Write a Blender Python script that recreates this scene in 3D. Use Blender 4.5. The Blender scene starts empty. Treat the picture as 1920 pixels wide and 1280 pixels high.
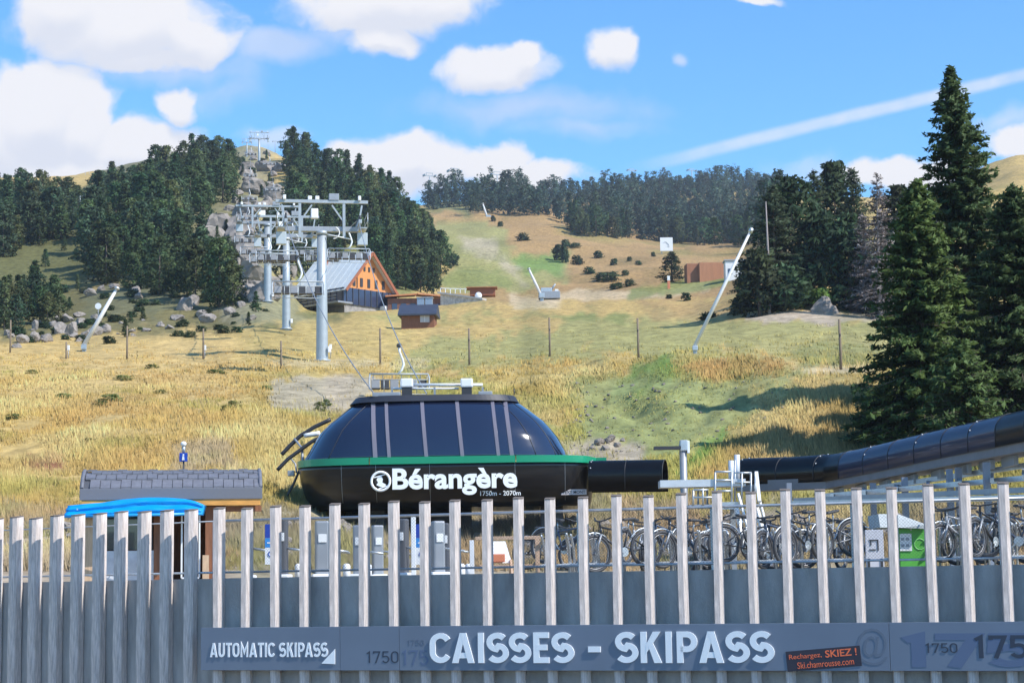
import bpy, bmesh, math, random
import numpy as np
from mathutils import Vector, Matrix

random.seed(7); RNG = np.random.default_rng(7)
SC = bpy.context.scene
COL = SC.collection
R = math.radians

# ------------------------------------------------------------------ camera
F_PX, HORIZON, ROLL = 3600.0, 1090.0, R(0.9)          # focal length in photo pixels, eye level row, roll
PITCH = math.atan((HORIZON - 640) / F_PX)
_F = Vector((0, math.cos(PITCH), math.sin(PITCH))); _R0 = Vector((1, 0, 0)); _U0 = Vector((0, -math.sin(PITCH), math.cos(PITCH)))
_R = _R0 * math.cos(ROLL) - _U0 * math.sin(ROLL)
_U = _R0 * math.sin(ROLL) + _U0 * math.cos(ROLL)
cam = bpy.data.cameras.new('camera'); camo = bpy.data.objects.new('camera', cam); COL.objects.link(camo)
camo.matrix_world = Matrix(((_R.x, _U.x, -_F.x, 0), (_R.y, _U.y, -_F.y, 0), (_R.z, _U.z, -_F.z, 0), (0, 0, 0, 1)))
cam.sensor_fit = 'HORIZONTAL'; cam.sensor_width = 36; cam.lens = 36 * F_PX / 1920
cam.clip_start = 0.5; cam.clip_end = 20000
SC.camera = camo

# ------------------------------------------------------------------ sun, sky, exposure
SUN_AZ, SUN_EL = R(60), R(46)      # azimuth measured to the right from straight behind the camera
sun_dir = Vector((math.sin(SUN_AZ) * math.cos(SUN_EL), -math.cos(SUN_AZ) * math.cos(SUN_EL), math.sin(SUN_EL)))
sl = bpy.data.lights.new('sun', 'SUN'); sl.energy = 4.2; sl.angle = R(0.5); sl.color = (1.0, 0.95, 0.87)
so = bpy.data.objects.new('sun', sl); COL.objects.link(so)
so.rotation_euler = sun_dir.to_track_quat('Z', 'Y').to_euler()
SC.view_settings.view_transform = 'Standard'; SC.view_settings.look = 'None'
SC.view_settings.exposure = 0.50; SC.view_settings.gamma = 1.0
try: SC.view_settings.use_curve_mapping = False
except Exception: pass
SC.cycles.max_bounces = 6; SC.cycles.transparent_max_bounces = 12
SC.cycles.sample_clamp_indirect = 6

def ray(px, py):
    a, b = (px - 960) / F_PX, (640 - py) / F_PX
    return _F + _R * a + _U * b
def at(px, py, D):
    d = ray(px, py); return d * (D / d.y)
def uv_of(px, py):
    d = ray(px, py); return d.x / d.y, d.z / d.y
def px_of(x, y, z):
    """world -> photo pixel (numpy ok)"""
    f = y * _F.y + z * _F.z; a = (x * _R.x + y * _R.y + z * _R.z) / f; b = (x * _U.x + y * _U.y + z * _U.z) / f
    return 960 + a * F_PX, 640 - b * F_PX

W = bpy.data.worlds.new('World'); SC.world = W; W.use_nodes = True
def build_world():
    nt = W.node_tree; N = nt.nodes; Lk = nt.links; N.clear()
    def nd(t, **k):
        n = N.new(t)
        for a, b in k.items(): setattr(n, a, b)
        return n
    def put(sock, v):
        if hasattr(v, 'is_linked') or isinstance(v, bpy.types.NodeSocket): Lk.new(v, sock)
        else: sock.default_value = v
    def m(op, a, b=0.0, c=None, clamp=False):
        n = nd('ShaderNodeMath', operation=op, use_clamp=clamp); put(n.inputs[0], a); put(n.inputs[1], b)
        if c is not None: put(n.inputs[2], c)
        return n.outputs[0]
    def vm(op, a, b=None):
        n = nd('ShaderNodeVectorMath', operation=op); put(n.inputs[0], a)
        if b is not None: put(n.inputs[1], b)
        return n.outputs[1] if op in ('LENGTH', 'DOT_PRODUCT') else n.outputs[0]
    tc = nd('ShaderNodeTexCoord')
    sky = nd('ShaderNodeTexSky', sky_type='NISHITA'); sky.sun_disc = False
    sky.sun_elevation = SUN_EL; sky.sun_rotation = math.atan2(sun_dir.x, sun_dir.y)
    sky.altitude = 1700; sky.air_density = 1.0; sky.dust_density = 0.6; sky.ozone_density = 2.5
    sep = nd('ShaderNodeSeparateXYZ'); Lk.new(tc.outputs['Generated'], sep.inputs[0])
    yy = m('MAXIMUM', sep.outputs[1], 0.05)
    u = m('DIVIDE', sep.outputs[0], yy); v = m('DIVIDE', sep.outputs[2], yy)
    cb = nd('ShaderNodeCombineXYZ'); put(cb.inputs[0], u); put(cb.inputs[1], v); P0 = cb.outputs[0]
    # billow: domain warp + fbm
    wn = nd('ShaderNodeTexNoise'); put(wn.inputs['Vector'], P0); wn.inputs['Scale'].default_value = 26; wn.inputs['Detail'].default_value = 5
    wv = vm('MULTIPLY', vm('SUBTRACT', wn.outputs['Color'], (0.5, 0.5, 0.5)), (0.030, 0.026, 0))
    P = vm('ADD', P0, wv)
    fn = nd('ShaderNodeTexNoise'); put(fn.inputs['Vector'], P); fn.inputs['Scale'].default_value = 38; fn.inputs['Detail'].default_value = 7; fn.inputs['Roughness'].default_value = 0.55
    fb = m('SUBTRACT', fn.outputs[0], 0.5)
    def ell(px, py, rx, ry, w, pos):
        c = uv_of(px, py)
        d = vm('MULTIPLY', vm('SUBTRACT', pos, (c[0], c[1], 0)), (F_PX / rx, F_PX / ry, 0))
        return m('MULTIPLY', m('SUBTRACT', 1.0, vm('LENGTH', d)), w)
    def field(lst, pos):
        acc = None
        for e in lst:
            s = ell(*e, pos); acc = s if acc is None else m('MAXIMUM', acc, s)
        return acc
    dense = [(240, 48, 225, 105, 1.1), (120, 15, 110, 90, 1.0), (345, 70, 110, 75, 1.0), (250, 110, 150, 40, .7),
             (70, 225, 165, 140, 1.25), (150, 250, 110, 110, 1.1), (335, 195, 46, 52, 1.0), (260, 280, 140, 75, 1.1), (-60, 250, 200, 160, 1.2), (120, 330, 260, 60, 1.0),
             (735, 0, 230, 78, 1.0), (715, 75, 85, 48, .85), (930, 130, 125, 60, .95), (985, 115, 50, 50, .85), (1140, 90, 56, 50, .9),
             (760, 305, 170, 62, 1.2), (690, 300, 90, 45, 1.0), (920, 305, 90, 52, 1.1), (1000, 340, 150, 36, .9),
             (1905, 275, 70, 42, 1.0), (1680, 325, 160, 34, .9), (1420, 0, 60, 16, .8)]
    thin = [(520, 85, 130, 55, 1.0), (1010, 205, 330, 52, .5), (1090, 240, 200, 36, .4), (520, 265, 95, 26, .7), (1890, 230, 130, 40, .5), (1280, 110, 22, 16, .6), (320, 130, 280, 60, .5),
            (640, 60, 120, 50, .5), (1560, 320, 200, 40, .4), (420, 170, 120, 60, .35)]
    def smooth(x, lo, hi):
        n = nd('ShaderNodeMapRange', interpolation_type='SMOOTHSTEP'); put(n.inputs[0], x)
        n.inputs[1].default_value = lo; n.inputs[2].default_value = hi; return n.outputs[0]
    dd = m('ADD', field(dense, P), m('MULTIPLY', fb, 0.95))
    a1 = smooth(dd, -0.04, 0.38)
    td = m('ADD', field(thin, P), m('MULTIPLY', fb, 0.6))
    a2 = m('MULTIPLY', smooth(td, 0.0, 0.6), 0.55)
    # contrail
    A = Vector(uv_of(1150, 325)); B = Vector(uv_of(1960, 131)); t = (B - A).normalized(); nrm = Vector((-t.y, t.x))
    dist = m('ABSOLUTE', m('SUBTRACT', vm('DOT_PRODUCT', vm('ADD', P0, vm('MULTIPLY', wv, (.10, .10, 0))), (nrm.x, nrm.y, 0)), A.dot(nrm)))
    along = m('SUBTRACT', vm('DOT_PRODUCT', P0, (t.x, t.y, 0)), A.dot(t))
    a3 = m('MULTIPLY', smooth(dist, 18 / F_PX, 4 / F_PX), m('MULTIPLY', smooth(along, 0.0, 0.06), m('ADD', 0.52, m('MULTIPLY', fb, .9))), clamp=True)
    alpha = m('MAXIMUM', m('MAXIMUM', a1, a2), a3)
    alpha = m('MULTIPLY', alpha, smooth(sep.outputs[1], 0.3, 0.5))
    alpha = m('MULTIPLY', alpha, 0.97, clamp=True)
    # cloud tone: bright crowns, slightly blue-grey thick bases
    P2 = vm('ADD', P, (0.0, 0.012, 0)); up = m('ADD', field(dense[:16], P2), m('MULTIPLY', fb, 0.7))
    shade = smooth(m('SUBTRACT', up, dd), -0.25, 0.35)
    cm = nd('ShaderNodeMix', data_type='RGBA'); put(cm.inputs[0], shade)
    cm.inputs[6].default_value = (5.55, 5.45, 5.55, 1); cm.inputs[7].default_value = (4.6, 4.7, 5.15, 1)
    hs = nd('ShaderNodeHueSaturation'); put(hs.inputs['Color'], sky.outputs[0]); hs.inputs['Saturation'].default_value = 1.24; hs.inputs['Value'].default_value = 1.0
    tn = nd('ShaderNodeMix', data_type='RGBA', blend_type='MULTIPLY'); tn.inputs[0].default_value = 1; put(tn.inputs[6], hs.outputs[0]); tn.inputs[7].default_value = (1.27, 1.46, 1.47, 1)
    mx = nd('ShaderNodeMix', data_type='RGBA'); put(mx.inputs[0], alpha); put(mx.inputs[6], tn.outputs[2]); put(mx.inputs[7], cm.outputs[2])
    bg = nd('ShaderNodeBackground'); put(bg.inputs[0], mx.outputs[2]); bg.inputs[1].default_value = 0.125
    out = nd('ShaderNodeOutputWorld'); Lk.new(bg.outputs[0], out.inputs[0])
build_world()
def build_haze():
    me = bpy.data.meshes.new('haze'); x, y0, y1, z0, z1 = 1700, -470, 2300, -7.2, 330
    v = [(a, b, c) for a in (-x, x) for b in (y0, y1) for c in (z0, z1)]; me.from_pydata(v, [], [(0, 1, 3, 2), (4, 6, 7, 5), (0, 4, 5, 1), (2, 3, 7, 6), (0, 2, 6, 4), (1, 5, 7, 3)])
    m = bpy.data.materials.new('haze_air'); m.use_nodes = True; nt = m.node_tree; nt.nodes.remove(nt.nodes['Principled BSDF']); v_ = nt.nodes.new('ShaderNodeVolumePrincipled')
    v_.inputs['Color'].default_value = (.80, .88, 1, 1); v_.inputs['Density'].default_value = HAZE; v_.inputs['Anisotropy'].default_value = .2; nt.links.new(v_.outputs[0], nt.nodes['Material Output'].inputs['Volume'])
    me.materials.append(m); o = bpy.data.objects.new('haze', me); COL.objects.link(o); o['kind'] = 'stuff'; o['label'] = 'thin bluish air over the whole mountainside'
HAZE = 0.00013
build_haze()

# ------------------------------------------------------------------ helpers
def tag(o, label=None, cat=None, group=None, kind=None):
    if label: o['label'] = label
    if cat: o['category'] = cat
    if group: o['group'] = group
    if kind: o['kind'] = kind
    return o
def thing(name, label, cat, loc=(0, 0, 0), rz=0, group=None):
    o = bpy.data.objects.new(name, None); COL.objects.link(o); o.location = loc; o.rotation_euler = (0, 0, rz)
    o.empty_display_size = 0.2
    return tag(o, label, cat, group)
def copy_tree(o, parent=None):
    c = o.copy(); COL.objects.link(c); c.parent = parent
    if parent is not None: c.matrix_parent_inverse = o.matrix_parent_inverse.copy()
    for ch in [x for x in CH.get(o.name, [])]: copy_tree(ch, c)
    return c
CH = {}
class MB:
    """collects shapes, then links them as ONE mesh object"""
    def __init__(s): s.v = []; s.f = []; s.sm = []
    def add(s, vs, fs, smooth=False):
        o = len(s.v); s.v += [tuple(v) for v in vs]; s.f += [tuple(i + o for i in f) for f in fs]; s.sm += [smooth] * len(fs); return s
    def box(s, c, d, rz=0.0, M=None, bevel=0.0):
        hx, hy, hz = d[0] / 2, d[1] / 2, d[2] / 2
        if bevel > 0:
            bm = bmesh.new(); bmesh.ops.create_cube(bm, size=1.0)
            for v in bm.verts: v.co = Vector((v.co.x * d[0], v.co.y * d[1], v.co.z * d[2]))
            bmesh.ops.bevel(bm, geom=list(bm.edges), offset=min(bevel, min(d) * .45), segments=2, profile=.6, affect='EDGES')
            bm.verts.index_update(); vs = [v.co.copy() for v in bm.verts]; fs = [[v.index for v in f.verts] for f in bm.faces]; bm.free()
        else:
            vs = [Vector((x, y, z)) for x in (-hx, hx) for y in (-hy, hy) for z in (-hz, hz)]
            fs = [(0, 1, 3, 2), (4, 6, 7, 5), (0, 4, 5, 1), (2, 3, 7, 6), (0, 2, 6, 4), (1, 5, 7, 3)]
        T = Matrix.Translation(Vector(c)) @ (M if M is not None else Matrix.Rotation(rz, 4, 'Z'))
        return s.add([T @ v for v in vs], fs)
    def bar(s, p, q, w, h=None):
        """rectangular bar between two points"""
        p, q = Vector(p), Vector(q); d = q - p; L = d.length
        M = d.to_track_quat('X', 'Z').to_matrix().to_4x4()
        return s.box((p + q) / 2, (L, w, h or w), M=M)
    def tube(s, pts, r, n=8, cap=True, smooth=True):
        pts = [Vector(p) for p in pts]; rs = r if isinstance(r, (list, tuple)) else [r] * len(pts)
        vs, fs = [], []; ref = None
        for i, p in enumerate(pts):
            t = (pts[min(i + 1, len(pts) - 1)] - pts[max(i - 1, 0)]).normalized()
            if ref is None: ref = Vector((0, 0, 1)) if abs(t.z) < .9 else Vector((1, 0, 0))
            a = t.cross(ref).normalized(); b = a.cross(t).normalized(); ref = b
            for k in range(n):
                g = 2 * math.pi * k / n; vs.append(p + (a * math.cos(g) + b * math.sin(g)) * rs[i])
        for i in range(len(pts) - 1):
            for k in range(n):
                a0, a1 = i * n + k, i * n + (k + 1) % n; fs.append((a0, a1, a1 + n, a0 + n))
        s.add(vs, fs, smooth)
        if cap:
            o = len(s.v) - len(vs); s.f += [tuple(o + k for k in range(n))[::-1], tuple(o + len(vs) - n + k for k in range(n))]; s.sm += [False, False]
        return s
    def ring(s, c, rad, r, axis='Y', n=20, m=6, a0=0, a1=2 * math.pi):
        pts = []
        full = abs(a1 - a0 - 2 * math.pi) < 1e-6
        for k in range(n + 1):
            g = a0 + (a1 - a0) * k / n; co, si = math.cos(g) * rad, math.sin(g) * rad
            pts.append(Vector(c) + (Vector((co, 0, si)) if axis == 'Y' else Vector((0, co, si)) if axis == 'X' else Vector((co, si, 0))))
        return s.tube(pts, r, m, cap=not full)
    def prism(s, poly, axis_from, axis_to):
        """poly: list of 3D points, swept by the vector axis_to-axis_from"""
        d = Vector(axis_to) - Vector(axis_from); n = len(poly)
        vs = [Vector(p) for p in poly] + [Vector(p) + d for p in poly]
        fs = [tuple(range(n))[::-1], tuple(range(n, 2 * n))] + [(i, (i + 1) % n, (i + 1) % n + n, i + n) for i in range(n)]
        return s.add(vs, fs)
    def sphere(s, c, r, n=10, m=6, sq=(1, 1, 1), jit=0):
        vs, fs = [], []
        for j in range(m + 1):
            th = math.pi * j / m
            for k in range(n):
                ph = 2 * math.pi * k / n; q = 1 + random.uniform(-jit, jit)
                vs.append(Vector(c) + Vector((math.sin(th) * math.cos(ph) * r * sq[0] * q, math.sin(th) * math.sin(ph) * r * sq[1] * q, math.cos(th) * r * sq[2] * q)))
        for j in range(m):
            for k in range(n): fs.append((j * n + k, (j + 1) * n + k, (j + 1) * n + (k + 1) % n, j * n + (k + 1) % n))
        return s.add(vs, fs, True)
    def mesh(s, name, mat):
        me = bpy.data.meshes.new(name); me.from_pydata(s.v, [], s.f); me.polygons.foreach_set('use_smooth', s.sm)
        if mat: me.materials.append(mat)
        bm = bmesh.new(); bm.from_mesh(me); bmesh.ops.recalc_face_normals(bm, faces=bm.faces); bm.to_mesh(me); bm.free()
        me.update(); return me
    def build(s, name, mat, parent=None):
        return link(name, s.mesh(name, mat), parent)
def link(name, me, parent=None):
    o = bpy.data.objects.new(name, me); COL.objects.link(o)
    if parent is not None:
        o.parent = parent; CH.setdefault(parent.name, []).append(o)
    return o

# ------------------------------------------------------------------ materials
def mat(name, col, rough=0.7, metal=0.0, var=0.0, vscale=4.0, bump=0.0, bscale=30.0, stretch=(1, 1, 1), coat=0.0, col2=None, spec=0.5, coords='Object', detail=5):
    m = bpy.data.materials.new(name); m.use_nodes = True; nt = m.node_tree; b = nt.nodes['Principled BSDF']
    b.inputs['Base Color'].default_value = (*col, 1); b.inputs['Roughness'].default_value = rough; b.inputs['Metallic'].default_value = metal
    b.inputs['Coat Weight'].default_value = coat; b.inputs['Specular IOR Level'].default_value = spec
    if var > 0 or bump > 0:
        tc = nt.nodes.new('ShaderNodeTexCoord'); mp = nt.nodes.new('ShaderNodeMapping'); mp.inputs['Scale'].default_value = stretch
        nt.links.new(tc.outputs[coords], mp.inputs[0])
    if var > 0:
        n = nt.nodes.new('ShaderNodeTexNoise'); n.inputs['Scale'].default_value = vscale; n.inputs['Detail'].default_value = detail; n.inputs['Roughness'].default_value = .62
        nt.links.new(mp.outputs[0], n.inputs['Vector'])
        mr = nt.nodes.new('ShaderNodeMapRange'); mr.inputs[1].default_value = .25; mr.inputs[2].default_value = .75
        nt.links.new(n.outputs[0], mr.inputs[0])
        mx = nt.nodes.new('ShaderNodeMix'); mx.data_type = 'RGBA'
        c2 = col2 if col2 else tuple(c * (1 - var) for c in col); c1 = col if col2 else tuple(min(1, c * (1 + var * .6)) for c in col)
        mx.inputs[6].default_value = (*c1, 1); mx.inputs[7].default_value = (*c2, 1)
        nt.links.new(mr.outputs[0], mx.inputs[0]); nt.links.new(mx.outputs[2], b.inputs['Base Color'])
    if bump > 0:
        n2 = nt.nodes.new('ShaderNodeTexNoise'); n2.inputs['Scale'].default_value = bscale; n2.inputs['Detail'].default_value = 6
        nt.links.new(mp.outputs[0], n2.inputs['Vector'])
        bp = nt.nodes.new('ShaderNodeBump'); bp.inputs['Strength'].default_value = bump; bp.inputs['Distance'].default_value = .05
        nt.links.new(n2.outputs[0], bp.inputs['Height']); nt.links.new(bp.outputs[0], b.inputs['Normal'])
    return m
def mat_vcol(name, rough=0.9, var=0.35, vscale=1.0, bump=0.0, bscale=3.0, stretch=(1, 1, 1), spec=0.2, trans=0.0, orand=0.0):
    """colour from the mesh's own colour attribute, broken up by noise"""
    m = mat(name, (.5, .5, .5), rough, spec=spec, bump=bump, bscale=bscale, stretch=stretch); nt = m.node_tree; b = nt.nodes['Principled BSDF']
    at_ = nt.nodes.new('ShaderNodeAttribute'); at_.attribute_name = 'Col'
    tc = nt.nodes.new('ShaderNodeTexCoord'); mp = nt.nodes.new('ShaderNodeMapping'); mp.inputs['Scale'].default_value = stretch; nt.links.new(tc.outputs['Object'], mp.inputs[0])
    n = nt.nodes.new('ShaderNodeTexNoise'); n.inputs['Scale'].default_value = vscale; n.inputs['Detail'].default_value = 8; n.inputs['Roughness'].default_value = .7
    nt.links.new(mp.outputs[0], n.inputs['Vector'])
    mr = nt.nodes.new('ShaderNodeMapRange'); mr.inputs[1].default_value = .25; mr.inputs[2].default_value = .75; mr.inputs[3].default_value = 1 - var; mr.inputs[4].default_value = 1 + var
    nt.links.new(n.outputs[0], mr.inputs[0])
    vm_ = nt.nodes.new('ShaderNodeVectorMath'); vm_.operation = 'SCALE'; nt.links.new(at_.outputs['Color'], vm_.inputs[0]); nt.links.new(mr.outputs[0], vm_.inputs['Scale'])
    src = vm_.outputs[0]
    if orand > 0:      # every tree a little lighter, darker, yellower or bluer than its neighbour
        oi = nt.nodes.new('ShaderNodeObjectInfo'); hs = nt.nodes.new('ShaderNodeHueSaturation')
        a = nt.nodes.new('ShaderNodeMapRange'); a.inputs[3].default_value = 1 - orand; a.inputs[4].default_value = 1 + orand; nt.links.new(oi.outputs['Random'], a.inputs[0]); nt.links.new(a.outputs[0], hs.inputs['Value'])
        fr = nt.nodes.new('ShaderNodeMath'); fr.operation = 'FRACT'; ml = nt.nodes.new('ShaderNodeMath'); ml.operation = 'MULTIPLY'; ml.inputs[1].default_value = 7.31; nt.links.new(oi.outputs['Random'], ml.inputs[0]); nt.links.new(ml.outputs[0], fr.inputs[0])
        c = nt.nodes.new('ShaderNodeMapRange'); c.inputs[3].default_value = .455; c.inputs[4].default_value = .54; nt.links.new(fr.outputs[0], c.inputs[0]); nt.links.new(c.outputs[0], hs.inputs['Hue'])
        nt.links.new(src, hs.inputs['Color']); src = hs.outputs[0]
    nt.links.new(src, b.inputs['Base Color'])
    if trans > 0:
        tr = nt.nodes.new('ShaderNodeBsdfTranslucent'); nt.links.new(src, tr.inputs[0]); mx = nt.nodes.new('ShaderNodeMixShader'); mx.inputs[0].default_value = trans
        nt.links.new(b.outputs[0], mx.inputs[1]); nt.links.new(tr.outputs[0], mx.inputs[2]); nt.links.new(mx.outputs[0], nt.nodes['Material Output'].inputs[0])
    return m
def set_col(me, cols):
    """cols: (nverts,3) linear"""
    a = me.color_attributes.new('Col', 'FLOAT_COLOR', 'POINT'); c = np.ones((len(me.vertices), 4), np.float32); c[:, :3] = cols; a.data.foreach_set('color', c.ravel())

# ------------------------------------------------------------------ noise + terrain
_P = np.random.default_rng(3).random((256, 256))
def vnoise(x, y):
    xi, yi = np.floor(x).astype(int), np.floor(y).astype(int); fx, fy = x - xi, y - yi
    fx, fy = fx * fx * (3 - 2 * fx), fy * fy * (3 - 2 * fy); g = lambda a, b: _P[a & 255, b & 255]
    return (g(xi, yi) * (1 - fx) + g(xi + 1, yi) * fx) * (1 - fy) + (g(xi, yi + 1) * (1 - fx) + g(xi + 1, yi + 1) * fx) * fy
def fbm(x, y, o=4):
    s, a, t = 0, 1, 0
    x, y = x * .83 - y * .557 + 3.7, x * .557 + y * .83 + 8.1
    for k in range(o): s = s + a * vnoise(x, y); t += a; a *= .5; x, y = x * 1.62 - y * 1.17 + 17.3, x * 1.17 + y * 1.62 + 5.1
    return s / t - .5
ZT = 0.02                                   # terrace level behind the retaining wall
# per column of the photo: how the ground rises with distance (distance m, photo row)
PROF = {
 -1200: [(52, 1135), (80, 920), (110, 760), (140, 690), (200, 640), (300, 590), (400, 480), (500, 400), (600, 400), (1200, 700)],
 0:   [(48, 1127), (58, 1010), (75, 890), (100, 755), (125, 690), (150, 662), (200, 640), (240, 618), (300, 560), (360, 480), (430, 405), (470, 388), (560, 420), (1100, 360), (1400, 400)],
 110: [(48, 1127), (58, 1010), (75, 890), (100, 755), (125, 690), (150, 662), (200, 638), (250, 610), (300, 555), (360, 480), (430, 410), (470, 392), (560, 420), (1100, 356), (1400, 400)],
 190: [(48, 1127), (58, 1010), (75, 890), (100, 755), (125, 690), (150, 662), (200, 636), (250, 600), (300, 540), (360, 470), (430, 400), (500, 375), (560, 400), (1100, 352), (1400, 400)],
 300: [(48, 1127), (58, 1010), (75, 890), (100, 755), (125, 690), (150, 660), (200, 632), (250, 590), (300, 530), (370, 440), (440, 365), (530, 335), (600, 350), (1100, 320), (1400, 380)],
 400: [(48, 1127), (58, 1010), (75, 890), (100, 755), (125, 690), (150, 655), (200, 625), (250, 590), (300, 530), (370, 440), (450, 350), (540, 310), (640, 300), (900, 300), (1400, 380)],
 490: [(48, 1125), (60, 1000), (75, 890), (100, 760), (125, 695), (150, 655), (190, 612), (240, 570), (300, 510), (370, 440), (450, 370), (540, 330), (600, 296), (680, 270), (780, 290), (1400, 400)],
 570: [(50, 1123), (62, 1000), (78, 890), (100, 765), (125, 697), (150, 662), (190, 622), (250, 600), (330, 592), (380, 530), (450, 420), (540, 315), (600, 300), (700, 330), (1400, 420)],
 640: [(56, 1118), (70, 980), (84, 860), (100, 770), (125, 700), (150, 665), (190, 632), (250, 606), (330, 592), (380, 540), (450, 430), (540, 345), (600, 345), (700, 370), (1400, 420)],
 740: [(60, 1115), (74, 970), (84, 860), (100, 765), (125, 700), (150, 665), (190, 632), (250, 612), (330, 588), (380, 550), (450, 480), (530, 410), (580, 400), (700, 430), (1000, 400), (1400, 430)],
 820: [(62, 1112), (76, 960), (88, 830), (104, 745), (122, 696), (150, 665), (190, 632), (250, 606), (330, 585), (400, 555), (460, 525), (540, 495), (620, 470), (800, 420), (950, 398), (1100, 388), (1300, 385), (1700, 440)],
 900: [(62, 1110), (76, 960), (88, 830), (104, 735), (120, 694), (150, 660), (190, 630), (250, 600), (330, 575), (420, 545), (500, 515), (600, 480), (700, 445), (800, 415), (900, 400), (1100, 385), (1200, 385), (1700, 440)],
 1040: [(62, 1106), (75, 950), (88, 815), (102, 730), (117, 690), (150, 650), (190, 622), (250, 592), (330, 567), (420, 545), (500, 520), (600, 485), (700, 450), (800, 422), (950, 402), (1150, 380), (1300, 372), (1700, 440)],
 1180: [(62, 1104), (72, 980), (85, 830), (98, 740), (112, 692), (150, 645), (190, 620), (250, 592), (330, 560), (420, 530), (500, 508), (600, 480), (700, 462), (820, 448), (1000, 405), (1250, 355), (1350, 350), (1700, 440)],
 1300: [(64, 1102), (70, 985), (80, 850), (94, 745), (106, 692), (145, 640), (190, 612), (250, 585), (330, 550), (420, 520), (500, 502), (600, 482), (700, 470), (820, 460), (1000, 410), (1250, 355), (1350, 345), (1700, 440)],
 1400: [(65, 1100), (70, 985), (78, 860), (88, 765), (100, 705), (140, 640), (175, 600), (210, 572), (280, 545), (340, 520), (420, 505), (500, 500), (600, 482), (700, 470), (820, 462), (1000, 410), (1250, 358), (1350, 352), (1700, 440)],
 1500: [(65, 1098), (69, 985), (76, 865), (84, 775), (95, 700), (104, 692), (135, 640), (165, 600), (185, 575), (220, 530), (280, 470), (340, 425), (420, 405), (500, 400), (700, 420), (1250, 380), (1700, 440)],
 1600: [(64, 1096), (68, 985), (74, 880), (82, 790), (92, 702), (100, 694), (135, 640), (165, 600), (185, 580), (220, 520), (280, 445), (340, 405), (420, 395), (500, 400), (700, 420), (1250, 390), (1700, 440)],
 1760: [(62, 1094), (66, 985), (71, 890), (78, 815), (92, 725), (104, 695), (140, 640), (180, 590), (230, 510), (290, 430), (350, 385), (420, 375), (500, 385), (700, 380), (900, 400), (1700, 440)],
 1920: [(59, 1090), (63, 985), (69, 885), (78, 818), (92, 740), (108, 700), (140, 645), (180, 600), (230, 520), (300, 430), (380, 380), (500, 330), (620, 298), (700, 300), (900, 360), (1700, 440)],
 3100: [(55, 1085), (64, 920), (78, 830), (92, 760), (108, 710), (180, 610), (300, 440), (500, 330), (620, 290), (700, 300), (1700, 440)],
}
LD = np.concatenate([np.linspace(math.log(22), math.log(140), 180), np.linspace(math.log(140), math.log(1500), 170)[1:], np.linspace(math.log(1500), math.log(2100), 6)[1:]])
UG = np.concatenate([np.linspace(-.75, -.30, 30), np.linspace(-.30, .30, 331)[1:], np.linspace(.30, .75, 30)[1:]])
def _terrain():
    cols = sorted(PROF); us = []; zs = []
    for c in cols:
        p = PROF[c]; uu = uv_of(c, 640)[0]
        D = np.array([a for a, b in p]); 
        z = np.array([uv_of(c, b)[1] * a for a, b in p])
        D = np.concatenate([[20, p[0][0] - 5], D, [1900, 2600]]); z = np.concatenate([[ZT, ZT], z, [z[-1] * .85, 60]]); z[2] = ZT + .1
        us.append(uu); zs.append(np.interp(LD, np.log(D), z))
    us = np.array(us); zs = np.array(zs)
    # smooth interpolation across columns
    Z = np.empty((len(UG), len(LD)))
    for i, u in enumerate(UG):
        k = int(np.clip(np.searchsorted(us, u) - 1, 0, len(us) - 2)); t = float(np.clip((u - us[k]) / (us[k + 1] - us[k]), 0, 1))
        Z[i] = zs[k] * (1 - t) + zs[k + 1] * t
    # soften kinks along distance and azimuth
    for _ in range(4):
        Z[:, 1:-1] = (Z[:, :-2] + 2 * Z[:, 1:-1] + Z[:, 2:]) / 4
    for _ in range(10):
        Z[1:-1] = (Z[:-2] + 2 * Z[1:-1] + Z[2:]) / 4
    D = np.exp(LD)[None, :]; X = UG[:, None] * D; Y = np.broadcast_to(D, X.shape)
    w = np.clip((Y - 52) / 20, 0, 1)
    Z = Z + w * (fbm(X / 9, Y / 9, 4) * np.clip(.9 * Y / 110, .5, 1.4) + np.clip((Y - 180) / 200, 0, 1) * fbm(X / 45 + 9, Y / 45, 4) * np.clip(Y / 60, 0, 9) + fbm(X / 1.6, Y / 1.6, 3) * .22)
    # the bank right of the station: a real crest with a rough, hummocky face
    pu = 960 + X / Y * F_PX; rng_ = np.clip((pu - 1040) / 90, 0, 1) * np.clip((1560 - pu) / 110, 0, 1); cr = np.interp(pu, [1040, 1200, 1320, 1420, 1560], [115, 111, 106, 100, 98])
    Z = Z + rng_ * (.6 * np.exp(-((Y - cr) / 4.5) ** 2) + np.clip(1 - np.abs(Y - cr + 14) / 18, 0, 1) * (fbm(X / 2.4, Y / 3.6, 4) * 1.6 + fbm(X / .9, Y / 1.4, 2) * .5))
    return X, Y.copy(), Z
TX, TY, TZ = _terrain()
def ground_z(x, y):
    x = np.asarray(x, float); y = np.asarray(y, float); u = x / y; l = np.log(y)
    i = np.clip(np.searchsorted(UG, u) - 1, 0, len(UG) - 2); j = np.clip(np.searchsorted(LD, l) - 1, 0, len(LD) - 2)
    a = np.clip((u - UG[i]) / (UG[i + 1] - UG[i]), 0, 1); b = np.clip((l - LD[j]) / (LD[j + 1] - LD[j]), 0, 1)
    return (TZ[i, j] * (1 - a) + TZ[i + 1, j] * a) * (1 - b) + (TZ[i, j + 1] * (1 - a) + TZ[i + 1, j + 1] * a) * b
_V = TZ / TY
_VM = np.maximum.accumulate(_V, axis=1)
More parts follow.
